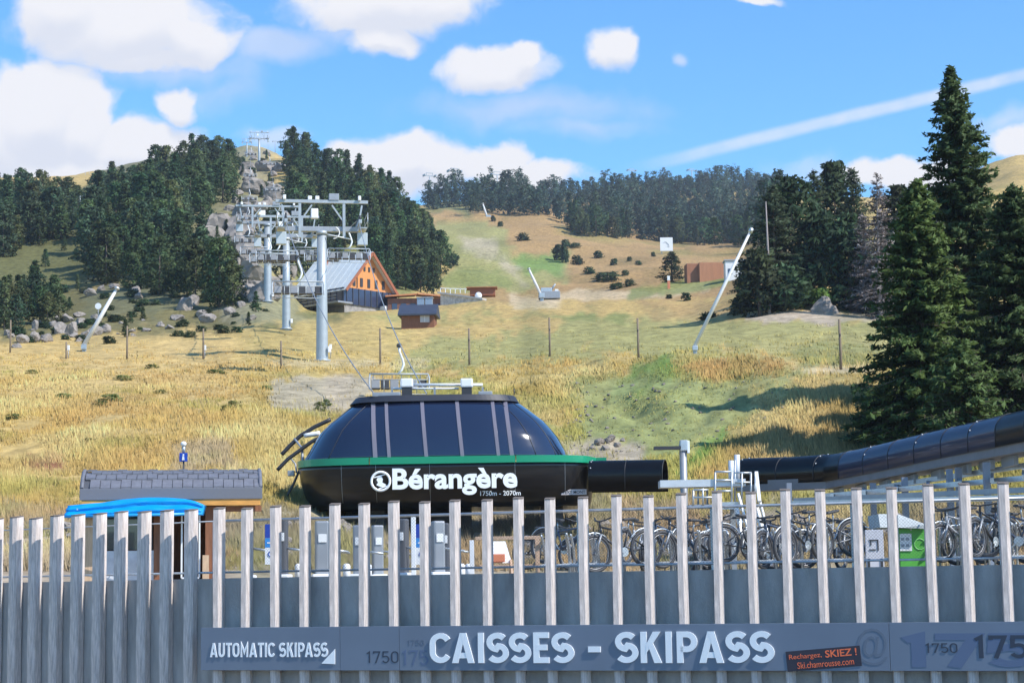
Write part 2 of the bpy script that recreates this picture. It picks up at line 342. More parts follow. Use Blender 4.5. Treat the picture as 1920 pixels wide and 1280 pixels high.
def hit(px, py, dmin=0.0):
    """where the photo ray through (px,py) meets the ground, beyond dmin"""
    u, v = uv_of(px, py); i = int(np.clip(round(np.interp(u, UG, np.arange(len(UG)))), 0, len(UG) - 1))
    V = _V[i]; j0 = int(np.searchsorted(LD, math.log(max(dmin, 45)))); j = j0 + int(np.argmax(V[j0:] >= v))
    if V[j] < v: j = j0 + int(np.argmax(V[j0:]))
    D = math.exp(LD[j])
    if j > j0 and V[j] > V[j - 1]:
        t = float(np.clip((v - V[j - 1]) / (V[j] - V[j - 1]), 0, 1)); D = math.exp(LD[j - 1] + t * (LD[j] - LD[j - 1]))
    x = u * D; return Vector((x, D, float(ground_z(x, D))))
def gpt(px, D):
    """ground point in the direction of photo column px at distance D"""
    z = 0.0
    for _ in range(4):
        d = (z / D); 
        # direction whose pixel column is px at that height
        py = 640; u = uv_of(px, 1090 - d * F_PX)[0]; z = float(ground_z(u * D, D))
    return Vector((u * D, D, z))
def poly_sd(px, py, poly):
    """signed distance to a polygon (positive inside), numpy"""
    best = np.full(np.shape(px), 1e9); n = len(poly)
    for i in range(n):
        (ax, ay), (bx, by) = poly[i], poly[(i + 1) % n]; dx, dy = bx - ax, by - ay
        t = np.clip(((px - ax) * dx + (py - ay) * dy) / (dx * dx + dy * dy + 1e-9), 0, 1)
        best = np.minimum(best, np.hypot(px - ax - t * dx, py - ay - t * dy))
    return np.where(in_poly(px, py, poly), best, -best)
def in_poly(px, py, poly):
    c = np.zeros(np.shape(px), bool); n = len(poly); j = n - 1
    for i in range(n):
        (xi, yi), (xj, yj) = poly[i], poly[j]
        c ^= ((yi > py) != (yj > py)) & (px < (xj - xi) * (py - yi) / ((yj - yi) if yj != yi else 1e-9) + xi); j = i
    return c

# ================================================================== GROUND
GOLD = np.array((.44, .31, .115)); STRAW = np.array((.50, .39, .20)); OCHRE = np.array((.335, .215, .092)); GREEN = np.array((.165, .20, .056)); LUSH = np.array((.10, .21, .045))
OLIVE = np.array((.19, .20, .075)); ROCKC = np.array((.36, .31, .25)); DIRT = np.array((.40, .33, .255)); RUST = np.array((.20, .075, .045)); TRACK = np.array((.55, .44, .28)); DARKG = np.array((.07, .09, .04))
ZONES = [  # photo polygons of real ground cover: (polygon, colour, strength, edge jitter px)
 ([(780, 690), (2000, 690), (2000, 1200), (780, 1200)], GREEN * 1.05 + GOLD * .28, .8, 30),
 ([(700, 600), (1000, 585), (1700, 590), (1700, 690), (760, 695)], GREEN * .75 + STRAW * .3, .85, 14),
 ([(-900, 350), (190, 350), (190, 640), (-900, 640)], OLIVE * .5, .95, 12),
 ([(-900, 590), (250, 530), (640, 590), (640, 640), (-900, 660)], OLIVE * .42 + OCHRE * .16, .95, 14),
 ([(190, 300), (480, 250), (480, 560), (160, 600)], OLIVE * .45 + ROCKC * .12, .9, 12),
 ([(440, 250), (545, 250), (535, 380), (560, 600), (420, 600), (455, 400)], ROCKC * .38 + OCHRE * .14 + OLIVE * .42, .95, 26),
 ([(530, 270), (840, 430), (840, 540), (560, 560)], OLIVE * .8, .9, 8),
 ([(810, 380), (1460, 380), (1480, 560), (1300, 560), (1010, 565), (830, 570)], OCHRE, 1, 7),
 ([(820, 412), (915, 412), (985, 480), (1060, 480), (1060, 520), (985, 560), (830, 570), (830, 500)], GREEN * .72 + STRAW * .28, .9, 8),
 ([(950, 478), (1050, 482), (1055, 510), (985, 515)], LUSH * .7 + GREEN * .4, .8, 8),
 ([(830, 500), (930, 500), (1010, 530), (960, 540), (850, 545)], GREEN * .9, .6, 10),
 ([(870, 452), (930, 458), (1000, 540), (975, 545), (930, 490), (870, 468)], DIRT * 1.15, .55, 7),
 ([(800, 395), (910, 400), (915, 412), (820, 413)], OCHRE * 1.15, .8, 4),
 ([(800, 350), (880, 380), (880, 400), (800, 395)], OLIVE * .9, .8, 5),
 ([(830, 545), (930, 545), (1060, 555), (1060, 565), (830, 562)], OCHRE, .9, 4),
 ([(1010, 545), (1240, 545), (1330, 528), (1330, 545), (1230, 560), (1010, 565)], TRACK * .75 + OCHRE * .3, .85, 3),
 ([(960, 555), (1055, 555), (1050, 578), (960, 582)], TRACK * .95, .7, 5),
 ([(1180, 540), (1300, 520), (1370, 520), (1370, 535), (1290, 545), (1180, 563)], GREEN, .8, 4),
 ([(1200, 565), (1400, 560), (1430, 600), (1220, 605)], OCHRE * 1.05, .6, 10),
 ([(830, 600), (1000, 590), (1200, 588), (1100, 600), (830, 620)], GREEN * .9, .6, 10),
 ([(1395, 588), (1520, 578), (1660, 592), (1660, 605), (1395, 600)], DIRT * .9 + OCHRE * .1, .95, 4),
 ([(1480, 688), (1660, 686), (1660, 700), (1480, 700)], TRACK, .95, 3),
 ([(1480, 655), (1660, 650), (1660, 685), (1500, 685)], GREEN * .9, .7, 8),
 ([(-300, 655), (640, 608), (780, 605), (1000, 592), (1060, 602), (820, 640), (680, 690), (-300, 760)], GOLD * .95 + OCHRE * .1, .9, 10),
 ([(500, 676), (800, 676), (800, 690), (470, 690)], TRACK, .5, 4),
 ([(505, 722), (600, 700), (710, 705), (690, 765), (600, 790), (510, 765)], DIRT, .9, 8),
 ([(900, 690), (1200, 670), (1240, 690), (1080, 780), (1000, 850), (960, 760)], GOLD * 1.05, .8, 22),
 ([(1290, 670), (1500, 670), (1480, 720), (1340, 705)], GOLD, .9, 14),
 ([(1190, 690), (1250, 670), (1280, 690), (1200, 760), (1150, 740)], LUSH, .8, 10),
 ([(1080, 720), (1500, 700), (1480, 790), (1250, 870), (1090, 840)], GREEN * 1.0 + ROCKC * .18, .85, 18),
 ([(1300, 830), (1430, 770), (1430, 790), (1330, 870), (1270, 900)], LUSH, .85, 8),
 ([(1430, 740), (1660, 690), (1660, 850), (1300, 900)], GOLD * .95, .85, 12),
 ([(1030, 850), (1110, 815), (1180, 820), (1220, 880), (1100, 900)], DIRT, .85, 10),
 ([(330, 840), (430, 810), (450, 880), (330, 900)], DIRT * .9, .7, 8),
 ([(-900, 960), (2900, 935), (2900, 1200), (-900, 1200)], DIRT * .75, .9, 14),
 ([(48, 858), (110, 855), (120, 880), (60, 884)], RUST, .9, 6),
]
def ground_colours(X, Y, Z):
    px, py = px_of(X, Y, Z); n = px.shape
    C = np.empty(n + (3,)); C[:] = GOLD
    s = np.clip(Y / 90, .35, 5)
    p1 = fbm(X / (5 * s) + 3, Y / (12 * s), 4); p2 = fbm(X / (1.7 * s) + 31, Y / (4 * s) + 7, 4); p3 = fbm(X / (9 * s) + 71, Y / (16 * s) + 7, 3)
    q1 = fbm(px / 40 + 5, py / 22 + 3, 5); q2 = fbm(px / 14 + 55, py / 8 + 13, 4)
    for poly, col, st, jt in ZONES:
        sd = poly_sd(px, py, poly) + (q1 * 5.5 + q2 * 2.5) * jt
        m = np.clip(sd / (jt * 1.6) + .5, 0, 1); m = (m * m * (3 - 2 * m) * st)[..., None]; C = C * (1 - m) + col * m
    # patches of greener and of bleached grass
    g = np.clip((p1 - .08) * 5, 0, 1)[..., None] * np.where(px < 760, .22, .38)[..., None]; C = C * (1 - g) + (GREEN * .95) * g
    b = np.clip((p3 - .06) * 5, 0, 1)[..., None] * (.35 * np.clip((py - 600) / 50, .15, 1))[..., None]; C = C * (1 - b) + (STRAW * .9) * b
    d = np.clip((-p2 - .12) * 5, 0, 1)[..., None] * .30; C = C * (1 - d) + (OLIVE * .75) * d
    far = Y > 2000
    C[far] = OLIVE
    return C * (1 + p2[..., None] * .35)
GC = ground_colours(TX, TY, TZ)
def build_ground():
    nu, nl = TX.shape
    v = np.stack([TX, TY, TZ], -1).reshape(-1, 3)
    i, j = np.meshgrid(np.arange(nu - 1), np.arange(nl - 1), indexing='ij'); a = (i * nl + j).ravel()
    f = np.stack([a, a + nl, a + nl + 1, a + 1], 1)
    me = bpy.data.meshes.new('ground'); me.from_pydata(v.tolist(), [], f.tolist()); me.polygons.foreach_set('use_smooth', [True] * len(f))
    set_col(me, GC.reshape(-1, 3)); me.materials.append(mat_vcol('grass_ground', .95, .55, 1.1, .9, 2.2, (1, .55, 1)))
    tag(link('ground', me), kind='structure')
pv = MB(); pv.box((0, -200, -5.05), (900, 454, .1)); tag(pv.build('pavement', mat('asphalt', (.06, .06, .063), .9, var=.3, vscale=2, bump=.3, bscale=60)), kind='structure')

# ================================================================== RETAINING WALL, TIMBER FINS, SIGN
TH = R(20); D0 = 31.0; P0 = at(960, 1075, D0)
WD = Vector((math.cos(TH), -math.sin(TH), 0))          # along the wall, towards the right
WN = Vector((-math.sin(TH), -math.cos(TH), 0))         # out of the wall, towards the street
def plane_hit(px, py, p, n):
    d = ray(px, py); return d * (Vector(p).dot(n) / d.dot(n))
def wt(px, py, off=0.0):
    """along-wall and height coordinates of a photo point on the plane `off` metres in front of the fin faces"""
    q = plane_hit(px, py, P0 + WN * off, WN); return (q - P0).dot(WD), q.z
Z_TOP = at(960, 936, D0).z; Z_WALL = at(960, 1074, D0).z; Z_S1 = at(960, 1171.5, D0).z; Z_S0 = at(960, 1256, D0).z
def WP(t, off, z): q = P0 + WD * t + WN * off; return Vector((q.x, q.y, z))
wood = mat('weathered_wood', (.66, .575, .53), .85, var=.5, vscale=6, stretch=(6, 6, .5), bump=.25, bscale=40)
wood_end = mat('dark_wood_end', (.16, .13, .11), .9, var=.3, vscale=20)
conc = mat('concrete', (.45, .43, .41), .92, var=.42, vscale=1.6, bump=.25, bscale=40, detail=10, stretch=(1.6, 1.6, .45))
galv = mat('galvanised_steel', (.55, .58, .60), .45, .75, var=.18, vscale=9)
FIN_DEPTH, FIN_W = .20, .152
t_corner = wt(385, 1000)[0]
LTH = R(36); LD_ = Vector((math.cos(LTH), -math.sin(LTH), 0)); LN = Vector((-math.sin(LTH), -math.cos(LTH), 0))
CORNER = WP(t_corner, 0, 0)
def LP(t, off, z): q = CORNER + LD_ * t + LN * off; return Vector((q.x, q.y, z))     # the wing of the wall that turns away on the left (t < 0)
_off1 = (TX - P0.x) * WN.x + (TY - P0.y) * WN.y; _off2 = (TX - CORNER.x) * LN.x + (TY - CORNER.y) * LN.y      # the terrace stops at the wall
_street = np.where((TX - CORNER.x) > 0, _off1, _off2) > -.5
TZ[_street] = -5.4
build_ground()
def build_wall():
    w = thing('retaining_wall', 'grey concrete retaining wall behind the upright timber fins', 'wall', tuple(WP(2, -.3, -5)))
    L = w.location
    def slab(name, a, b, c, d, z0, z1, mt):   # plan corners a-b (front) c-d (back)
        m = MB(); m.prism([Vector((p.x, p.y, z0)) - L for p in (a, b, c, d)], (0, 0, z0), (0, 0, z1)); return m.build(name, mt, w)
    bk = -FIN_DEPTH - .02
    slab('wall_face', WP(t_corner, bk, 0), WP(22, bk, 0), WP(22, bk - .3, 0), WP(t_corner, bk - .3, 0), -5.0, Z_WALL, conc)
    ex = LP(0, bk, 0)
    slab('wall_return', LP(-14, bk, 0), LP(-.0, bk, 0), LP(-.0, bk - .3, 0), LP(-14, bk - .3, 0), -5.0, Z_WALL - .004, conc)
build_wall()
def fin_mesh(i):
    """upright board with a broad chamfer on its right front edge; origin at the foot, front at -y"""
    h = Z_TOP + 5.0; w, d, c = FIN_W / 2, FIN_DEPTH, .065; j = (i - 1) * .006; rnd = random.Random(i + 5)
    poly = [(-w, 0), (w - c, 0), (w, c * .75), (w, d), (-w, d)]
    m = MB(); top = h - .012
    nz = 10; vs = []; 
    for k in range(nz + 1):
        z = top * k / nz; bx, by = rnd.uniform(-.004, .004), 0
        vs += [(x + bx, y + by, z + (0 if k < nz else (.03 if y > .05 else 0))) for x, y in poly]
    n = 5; fs = [(k * n + a, k * n + (a + 1) % n, (k + 1) * n + (a + 1) % n, (k + 1) * n + a) for k in range(nz) for a in range(n)]
    fs.append(tuple(range(nz * n, nz * n + n))); m.add(vs, fs)
    return m.mesh('timber_fin', wood)
def fin_cap():
    w, d, c = FIN_W / 2 + .004, FIN_DEPTH + .004, .065; h = Z_TOP + 5.0 - .008
    poly = [(-w, -.004), (w - c, -.004), (w, c * .75), (w, d), (-w, d)]
    m = MB(); m.prism([(x, y, h + (.03 if y > .05 else 0)) for x, y in poly], (0, 0, 0), (0, 0, .014)); return m.mesh('cap', wood_end)
FINS = [fin_mesh(i) for i in range(4)]; CAPM = fin_cap()
fin_px = [410, 462, 518, 571, 625, 682, 738, 795, 852, 910, 970, 1030, 1089, 1150, 1213, 1275, 1340, 1407, 1473, 1539, 1607, 1678, 1746, 1816, 1886, 1958, 2030, 2102]
NF = []
def build_fins():
    ts = [wt(p, 960)[0] for p in fin_px]; ts = np.polyval(np.polyfit(np.arange(len(ts)), ts, 1), np.arange(len(ts)))
    k = 0
    def one(p, rz, lab, grp):
        nonlocal k
        o = thing('timber_fin', lab, 'timber fin', (p.x, p.y, -5.0), rz, grp); k += 1
        rr = random.Random(k); s = o
        f = link('board', FINS[rr.randrange(4)], s); c = link('cap', CAPM, s)
        o.location.z += rr.uniform(-.025, .02); o.rotation_euler.y = rr.uniform(-.0022, .0022); o.rotation_euler.z += rr.uniform(-.03, .03)
    for t in ts:
        p = WP(t + random.uniform(-.012, .012), 0, 0); one(p, -R(7), 'weathered upright timber fin crossed by the long grey sign', 'timber fins crossed by the sign')
    wing = [352, 308, 262, 220, 180, 137, 98, 60, 24, -14, -50, -88, -122]
    tl = [(plane_hit(p, 990, CORNER, LN) - CORNER).dot(LD_) for p in wing]; tl = np.polyval(np.polyfit(np.arange(len(tl)), tl, 2), np.arange(len(tl)))
    for i, t in enumerate(tl):
        one(LP(t, 0, 0), -R(22 + min(i, 8) * 2.2), 'weathered upright timber fin left of the sign on the receding wall', 'timber fins left of the sign')
build_fins()
# ---- sign
sign_m = mat('sign_panel_grey', (.17, .205, .265), .5, var=.10, vscale=.8, detail=3)
white_m = mat('white_letters', (.93, .94, .95), .45)
ink1 = mat('dark_ink', (.040, .050, .075), .6); ink2 = mat('faint_blue_ink', (.115, .155, .245), .6); ink3 = mat('faint_ink', (.135, .165, .215), .6)
black_m = mat('sticker_black', (.035, .030, .045), .55); orange_m = mat('orange_print', (.95, .19, .07), .5)
def text_mesh(txt, bold=0.0, extrude=.01, spacing=1.0, res=4):
    c = bpy.data.curves.new('t', 'FONT'); c.body = txt; c.size = 1; c.offset = bold; c.extrude = extrude; c.space_character = spacing; c.resolution_u = res
    o = bpy.data.objects.new('t', c); COL.objects.link(o); dg = bpy.context.evaluated_depsgraph_get(); me = bpy.data.meshes.new_from_object(o.evaluated_get(dg)); 
    bpy.data.objects.remove(o); bpy.data.curves.remove(c); return me
def _arc(cx, cy, rx, ry, a0, a1, n=10): return [(cx + rx * math.cos(R(a0 + (a1 - a0) * k / n)), cy + ry * math.sin(R(a0 + (a1 - a0) * k / n))) for k in range(n + 1)]
def glyphs(w):
    """plain engineer's capitals as strokes: name -> (advance, strokes); cap height 1, stroke width w"""
    h = w / 2; t = 1 - h; G = {}
    S_ = _arc(.31, t - .22, .25, .22, 35, 180, 8) + _arc(.31, t - .22, .25, .235, 190, 262, 5)[0:] + _arc(.31, h + .235, .27, .235, 82, -10, 6) + _arc(.31, h + .235, .27, .235, -20, -145, 9)
    G['C'] = (.62, [_arc(.34, t - .26, .26, .26, 25, 180, 9) + _arc(.34, h + .26, .26, .26, 180, 335, 9)])
    G['O'] = (.66, [_arc(.33, t - .25, .25, .25, 0, 180, 10) + _arc(.33, h + .25, .25, .25, 180, 360, 10) + [(.58, t - .25)]])
    G['0'] = (.62, [_arc(.31, t - .23, .23, .23, 0, 180, 10) + _arc(.31, h + .23, .23, .23, 180, 360, 10) + [(.54, t - .23)]])
    G['U'] = (.64, [[(h + .02, 1), (h + .02, h + .25)] + _arc(.32, h + .24, .30 - h, .24, 180, 360, 10) + [(.62 - h, 1)]])
    G['A'] = (.72, [[(.17, .25), (.55, .25)]], [[(0, 0), (1.08 * w, 0), (.36 + .46 * w, 1), (.36 - .54 * w, 1)], [(.72 - 1.08 * w, 0), (.72, 0), (.36 + .54 * w, 1), (.36 - .46 * w, 1)]])
    G['I'] = (w + .06, [[(.03 + h, 0), (.03 + h, 1)]])
    G['S'] = (.62, [S_])
    G['E'] = (.54, [[(.52, t), (h + .03, t), (h + .03, h), (.52, h)], [(h + .03, .51), (.47, .51)]])
    G['K'] = (.66, [[(h + .03, 0), (h + .03, 1)]], [[(.01 + w, .30), (.64, 1), (.64 - 1.25 * w, 1), (.01 + w, .58)], [(.67, 0), (.37, .72), (.26, .56), (.67 - 1.25 * w, 0)]])
    G['P'] = (.60, [[(h + .03, 0), (h + .03, t), (.33, t)] + _arc(.33, t - .235, .22, .235, 90, -90, 10) + [(h + .05, t - .47)]])
    G['T'] = (.58, [[(.02, t), (.56, t)], [(.29, t), (.29, 0)]])
    G['M'] = (.80, [[(h + .03, 0), (h + .03, t), (.40, .34), (.77 - h, t), (.77 - h, 0)]])
    G['1'] = (.46, [[(.08, .80), (.27, t), (.27, 0)]])
    G['7'] = (.56, [[(.05, .80), (.05, t), (.50, t), (.20, 0)]])
    G['5'] = (.60, [[(.52, t), (.12, t), (.10, .53)] + _arc(.30, .33, .24, .25, 120, 0, 8) + _arc(.30, .33, .24, .33 - h, 0, -150, 9)])
    G['-'] = (.42, [[(.02, .44), (.40, .44)]])
    G[' '] = (.28, [])
    return G
def stroke_text(txt, w, gap=.09):
    """2-D letters as mitred ribbons -> (verts xy, faces)"""
    G = glyphs(w); x = 0; vs, fs, lay = [], [], []
    for ch in txt:
        adv, strokes = G[ch][:2]
        for pi, pl in enumerate(G[ch][2] if len(G[ch]) > 2 else []):
            o = len(vs); vs += [(x + a, b) for a, b in pl]; lay += [2 + pi] * len(pl); fs.append(tuple(range(o, o + len(pl))))
        for si, st in enumerate(strokes):
            p = [Vector((a, b)) for a, b in st]; q = [p[0]]
            for k in p[1:]:
                if (k - q[-1]).length > 1e-3: q.append(k)
            n = len(q); o = len(vs); lay += [si] * (2 * n)
            for i in range(n):
                d0 = (q[i] - q[i - 1]).normalized() if i else (q[1] - q[0]).normalized(); d1 = (q[i + 1] - q[i]).normalized() if i < n - 1 else d0
                n0 = Vector((-d0.y, d0.x)); n1 = Vector((-d1.y, d1.x)); mt_ = (n0 + n1)
                mt_ = mt_.normalized() if mt_.length > .2 else n0; k = (w / 2) / max(.45, mt_.dot(n0))
                vs += [(x + q[i].x + mt_.x * k, q[i].y + mt_.y * k), (x + q[i].x - mt_.x * k, q[i].y - mt_.y * k)]
            fs += [(o + 2 * i, o + 2 * i + 1, o + 2 * i + 3, o + 2 * i + 2) for i in range(n - 1)]
        x += adv + gap
    return vs, fs, lay
def fit_strokes(name, txt, x0, x1, z0, z1, w, depth, mt):
    vs, fs, lay = stroke_text(txt, w); xs = [a for a, b in vs]; lo, hi = min(xs), max(xs); n = len(vs)
    k = lambda a, b, y: (x0 + (a - lo) / (hi - lo) * (x1 - x0), y, z0 + b * (z1 - z0))
    m = MB(); V = [k(a, b, -.0006 * q) for (a, b), q in zip(vs, lay)] + [k(a, b, -depth - .0012 * q) for (a, b), q in zip(vs, lay)]
    ed = {}
    for f in fs:
        for i in range(len(f)): e = (f[i], f[(i + 1) % len(f)]); ed[e] = 1
    F = [f for f in fs] + [tuple(i + n for i in f[::-1]) for f in fs] + [(a, b, b + n, a + n) for (a, b) in ed if (b, a) not in ed]
    m.add(V, F); return m.mesh(name, mt)
def fit_text(name, txt, x0, x1, z0, z1, bold=0.0, depth=.012, spacing=1.0, mt=None, shear=0.0):
    """lettering in local x/z, filling the box x0..x1, z0..z1; thickness towards -y"""
    me = text_mesh(txt, bold, .01, spacing); n = len(me.vertices); a = np.empty(n * 3); me.vertices.foreach_get('co', a); a = a.reshape(-1, 3)
    lo, hi = a.min(0), a.max(0); b = np.empty_like(a)
    b[:, 0] = x0 + (a[:, 0] - lo[0]) / (hi[0] - lo[0]) * (x1 - x0); b[:, 2] = z0 + (a[:, 1] - lo[1]) / (hi[1] - lo[1]) * (z1 - z0); b[:, 0] += shear * (b[:, 2] - z0)
    b[:, 1] = -(a[:, 2] - lo[2]) / (hi[2] - lo[2]) * depth
    me.vertices.foreach_set('co', b.ravel()); me.materials.clear(); me.materials.append(mt); me.update(); me.name = name
    return me
def build_sign():
    OFF = .02; t0 = wt(376, 1215, OFF)[0]; base = WP(t0, OFF, Z_S0); S = thing('sign', 'long slate grey ski pass sign with white capitals running across the timber fins', 'sign', tuple(base), -TH)
    H = Z_S1 - Z_S0
    def X(px, py): t, z = wt(px, py, OFF + .05); return t - t0, z - Z_S0
    seams = [376, 637, 748, 1668, 2190]
    for a, b in zip(seams[:-1], seams[1:]):
        xa, xb = X(a, 1215)[0], X(b, 1215)[0]; m = MB(); m.box(((xa + xb) / 2, -.022, H / 2), (xb - xa - .006, .04, H), bevel=.004); m.build('panel', sign_m, S)
    def put(name, txt, px0, px1, pyt, pyb, mt, bold=.0, lift=.043, depth=.012, spacing=1.0, parent=S, w=0):
        # pyt/pyb: rows of the cap height at the middle of the word
        mx = (px0 + px1) / 2; x0 = X(px0, (pyt + pyb) / 2)[0]; x1 = X(px1, (pyt + pyb) / 2)[0]; z1 = X(mx, pyt)[1]; z0 = X(mx, pyb)[1]
        o = link(name, fit_strokes(name, txt, x0, x1, z0, z1, w, depth, mt) if w else fit_text(name, txt, x0, x1, z0, z1, bold, depth, spacing, mt), parent); o.location = (0, -lift, 0); return o
    put('lettering', 'AUTOMATIC SKIPASS', 394, 615, 1204, 1231, white_m, w=.17)
    put('lettering', 'CAISSES - SKIPASS', 806, 1452, 1184, 1242, white_m, depth=.02, w=.185)
    put('numerals', '1750', 687, 747, 1220, 1242, ink1, w=.10, depth=.003)
    put('numerals', '1750', 764, 795, 1199, 1209, ink3, w=.10, depth=.003)
    put('numerals', '175', 753, 803, 1218, 1246, ink2, w=.13, depth=.003)
    put('numerals', '1750', 1735, 1795, 1205, 1223, ink1, w=.11, depth=.004, lift=.045)
    put('numerals', '1750', 1826, 1968, 1190, 1233, ink1, w=.15, depth=.004, lift=.045)
    put('numerals', '1750', 1690, 2040, 1186, 1250, ink2, w=.20, depth=.003)
    put('numerals', '@', 1606, 1664, 1177, 1247, ink3, .0, depth=.003)
    m = MB(); q = [X(603, 1243), X(628, 1244), X(628, 1216)]; m.prism([(x, -.043, z) for x, z in q], (0, 0, 0), (0, -.012, 0)); m.build('arrow', white_m, S)
    # tilted black sticker with orange print
    cx, cz = X(1544, 1234); w = X(1614, 1234)[0] - X(1474, 1234)[0]; h = X(1544, 1214)[1] - X(1544, 1252)[1] 
    st = MB(); st.box((0, -.003, 0), (w, .006, h), bevel=.002); so_ = st.build('sticker', black_m, S); so_.location = (cx, -.044, cz); so_.rotation_euler = (0, -R(4.6), 0)
    for nm, tx, a, b, c, d, bo in (('sticker_text', 'Rechargez,', -.46, -.02, .02, .33, .0), ('sticker_text', 'SKIEZ !', .03, .45, .04, .40, .015), ('sticker_text', 'Ski.chamrousse.com', -.36, .40, -.40, -.08, .0)):
        o = link(nm, fit_text(nm, tx, a * w, b * w, c * h, d * h, bo, .003, 1.0, orange_m), so_); o.location = (0, -.0065, 0)
build_sign()
# ---- safety fence above the wall: rails, wire mesh, posts
def build_fence():
    base = WP(0, -.32, Z_WALL); Fe = thing('mesh_fence', 'thin wire mesh safety fence with pale rails on top of the concrete wall', 'fence', tuple(base), -TH)
    zt = Z_TOP - .20 - Z_WALL; zb = .10
    t0, t1 = t_corner - .02, 12.0
    for z, r in ((zt, .024), (zb, .018)):
        m = MB(); m.tube([(t0, 0, z), (t1, 0, z)], r, 8); m.build('rail', galv, Fe)
    t = t0
    while t < t1: MB().box((t, .03, zt / 2 - .02), (.045, .03, zt + .04)).build('post', galv, Fe); t += 2.2
    m = MB(); s = .052; n = int((t1 - t0 + zt) / s); r = .0011
    for k in range(n):
        for sg in (1, -1):
            x0 = t0 + k * s - (zt - zb if sg > 0 else 0); x1 = x0 + (zt - zb) * 1.0
            a = Vector((x0, 0, zb if sg > 0 else zt)); b = Vector((x1, 0, zt if sg > 0 else zb))
            if a.x < t0: q = (t0 - a.x) / (b.x - a.x); a = a.lerp(b, q)
            if b.x > t1: q = (t1 - a.x) / (b.x - a.x); b = a.lerp(b, q)
            if b.x - a.x > .02: m.bar(a, b, r * 2)
    m.build('wire_mesh', mat('dark_wire', (.10, .10, .105), .5, .4), Fe)
    base = LP(-.02, -.32, Z_WALL); Fl = thing('mesh_fence', 'wire mesh safety fence on the receding wall left of the sign', 'fence', tuple(base), -LTH)
    for z, r in ((zt, .012), (zb, .018)):
        m = MB(); m.tube([(-12, 0, z), (-.02, 0, z)], r, 8); m.build('rail', galv, Fl)
build_fence()

# ================================================================== TREES, BUSHES, GRASS, ROCKS
leaf_m = mat_vcol('needles', .75, .25, 2.0, spec=.2, trans=.34, orand=.34)
spr_m = mat_vcol('spruce_needles', .7, .25, 2.0, spec=.25, trans=.35)
bark_m = mat('bark', (.13, .10, .08), .95, var=.4, vscale=6, stretch=(3, 3, .6), bump=.5)
dead_m = mat('dead_bark', (.30, .26, .25), .95, var=.35, vscale=5, stretch=(3, 3, .6))
def quads_mesh(name, P, A, B, C, mt, tri=False, N=None, face=None):
    """leaf faces: centre P, half-axes A and B (n,3), colour C"""
    n = len(P)
    if N is not None:      # wind every leaf so that its face looks the way its shading normal does
        g = np.cross(A, B)
        ref = N if face is None else np.broadcast_to(np.array(face, float), N.shape)
        fl = (np.einsum('ij,ij->i', g, ref) < 0) ; B = np.where(fl[:, None], -B, B)
    if tri: V = np.stack([P - B, P + A, P + B], 1).reshape(-1, 3); k = 3
    else: V = np.stack([P - A, P - B * .9 + A * .1, P + A, P + B * .9 + A * .1], 1).reshape(-1, 3); k = 4
    me = bpy.data.meshes.new(name); me.vertices.add(n * k); me.vertices.foreach_set('co', V.astype(np.float32).ravel())
    me.loops.add(n * k); me.loops.foreach_set('vertex_index', np.arange(n * k, dtype=np.int32)); me.polygons.add(n); me.polygons.foreach_set('loop_start', np.arange(0, n * k, k, dtype=np.int32)); 
    me.update(calc_edges=True); set_col(me, np.repeat(C, k, 0)); me.materials.append(mt); me.validate()
    if N is not None:      # soft shading normals, as for any foliage
        me.polygons.foreach_set('use_smooth', np.ones(n, bool)); N = N / (np.linalg.norm(N, axis=1, keepdims=True) + 1e-9)
        me.normals_split_custom_set_from_vertices(np.repeat(N, k, 0).tolist())
    return me
def rnd_dir(n, r): 
    v = r.normal(size=(n, 3)); return v / np.linalg.norm(v, axis=1, keepdims=True)
def pine_arrays(seed, H, Wd, shape='pine', clumps=120, per=8, size=.42, tone=(0.052, 0.083, 0.047)):
    """crown as many leaf clumps spread over an uneven, gappy volume"""
    r = np.random.default_rng(seed); tone = np.array(tone)
    h = r.uniform(.04, 1, clumps) ** (.85 if shape == 'pine' else 1.0)
    if shape == 'pine': prof = np.sqrt(np.clip(1 - ((h - .40) / .62) ** 2, .02, 1)) * np.where(h > .4, 1 - .35 * ((h - .4) / .6) ** 1.5, 1) 
    elif shape == 'spruce': prof = np.clip(1.02 - h, .03, 1) ** .8
    else: prof = np.sqrt(np.clip(1 - (h * 1.0 - .15) ** 2, .05, 1))
    ph = r.uniform(0, 2 * np.pi, clumps); lob = 1 + .22 * np.sin(ph * 3 + h * 9 + seed) + .14 * np.sin(ph * 5 - h * 17 + seed * 2) 
    rad = Wd / 2 * prof * lob * np.sqrt(r.uniform(.25, 1, clumps))
    c = np.stack([np.cos(ph) * rad, np.sin(ph) * rad, h * H], 1)
    # light and dark clumps
    ct = tone[None] * (1 + r.normal(0, .22, (clumps, 1))) * (1 + r.normal(0, .05, (clumps, 3)))
    n = clumps * per; cc = np.repeat(c, per, 0) + r.normal(0, size * .75, (n, 3)) * (1, 1, .8); 
    A = rnd_dir(n, r); A[:, 2] = A[:, 2] * .6 + .25 * (1 if shape != 'spruce' else -.6); A *= (size * r.uniform(.6, 1.25, (n, 1))); B = np.cross(A, rnd_dir(n, r)); B = B / (np.linalg.norm(B, axis=1, keepdims=True) + 1e-9) * (size * .42)
    cc[:, 2] = np.clip(cc[:, 2], .05, H)
    C = np.clip(np.repeat(ct, per, 0) * (1 + r.normal(0, .18, (n, 1))), .012, .3)
    N = cc / np.array([Wd / 2, Wd / 2, H * .5]) - np.array([0, 0, .55]); N[:, 2] *= .8; N = N / (np.linalg.norm(N, axis=1, keepdims=True) + 1e-9) + rnd_dir(n, r) * .55
    return cc, A, B, C, N
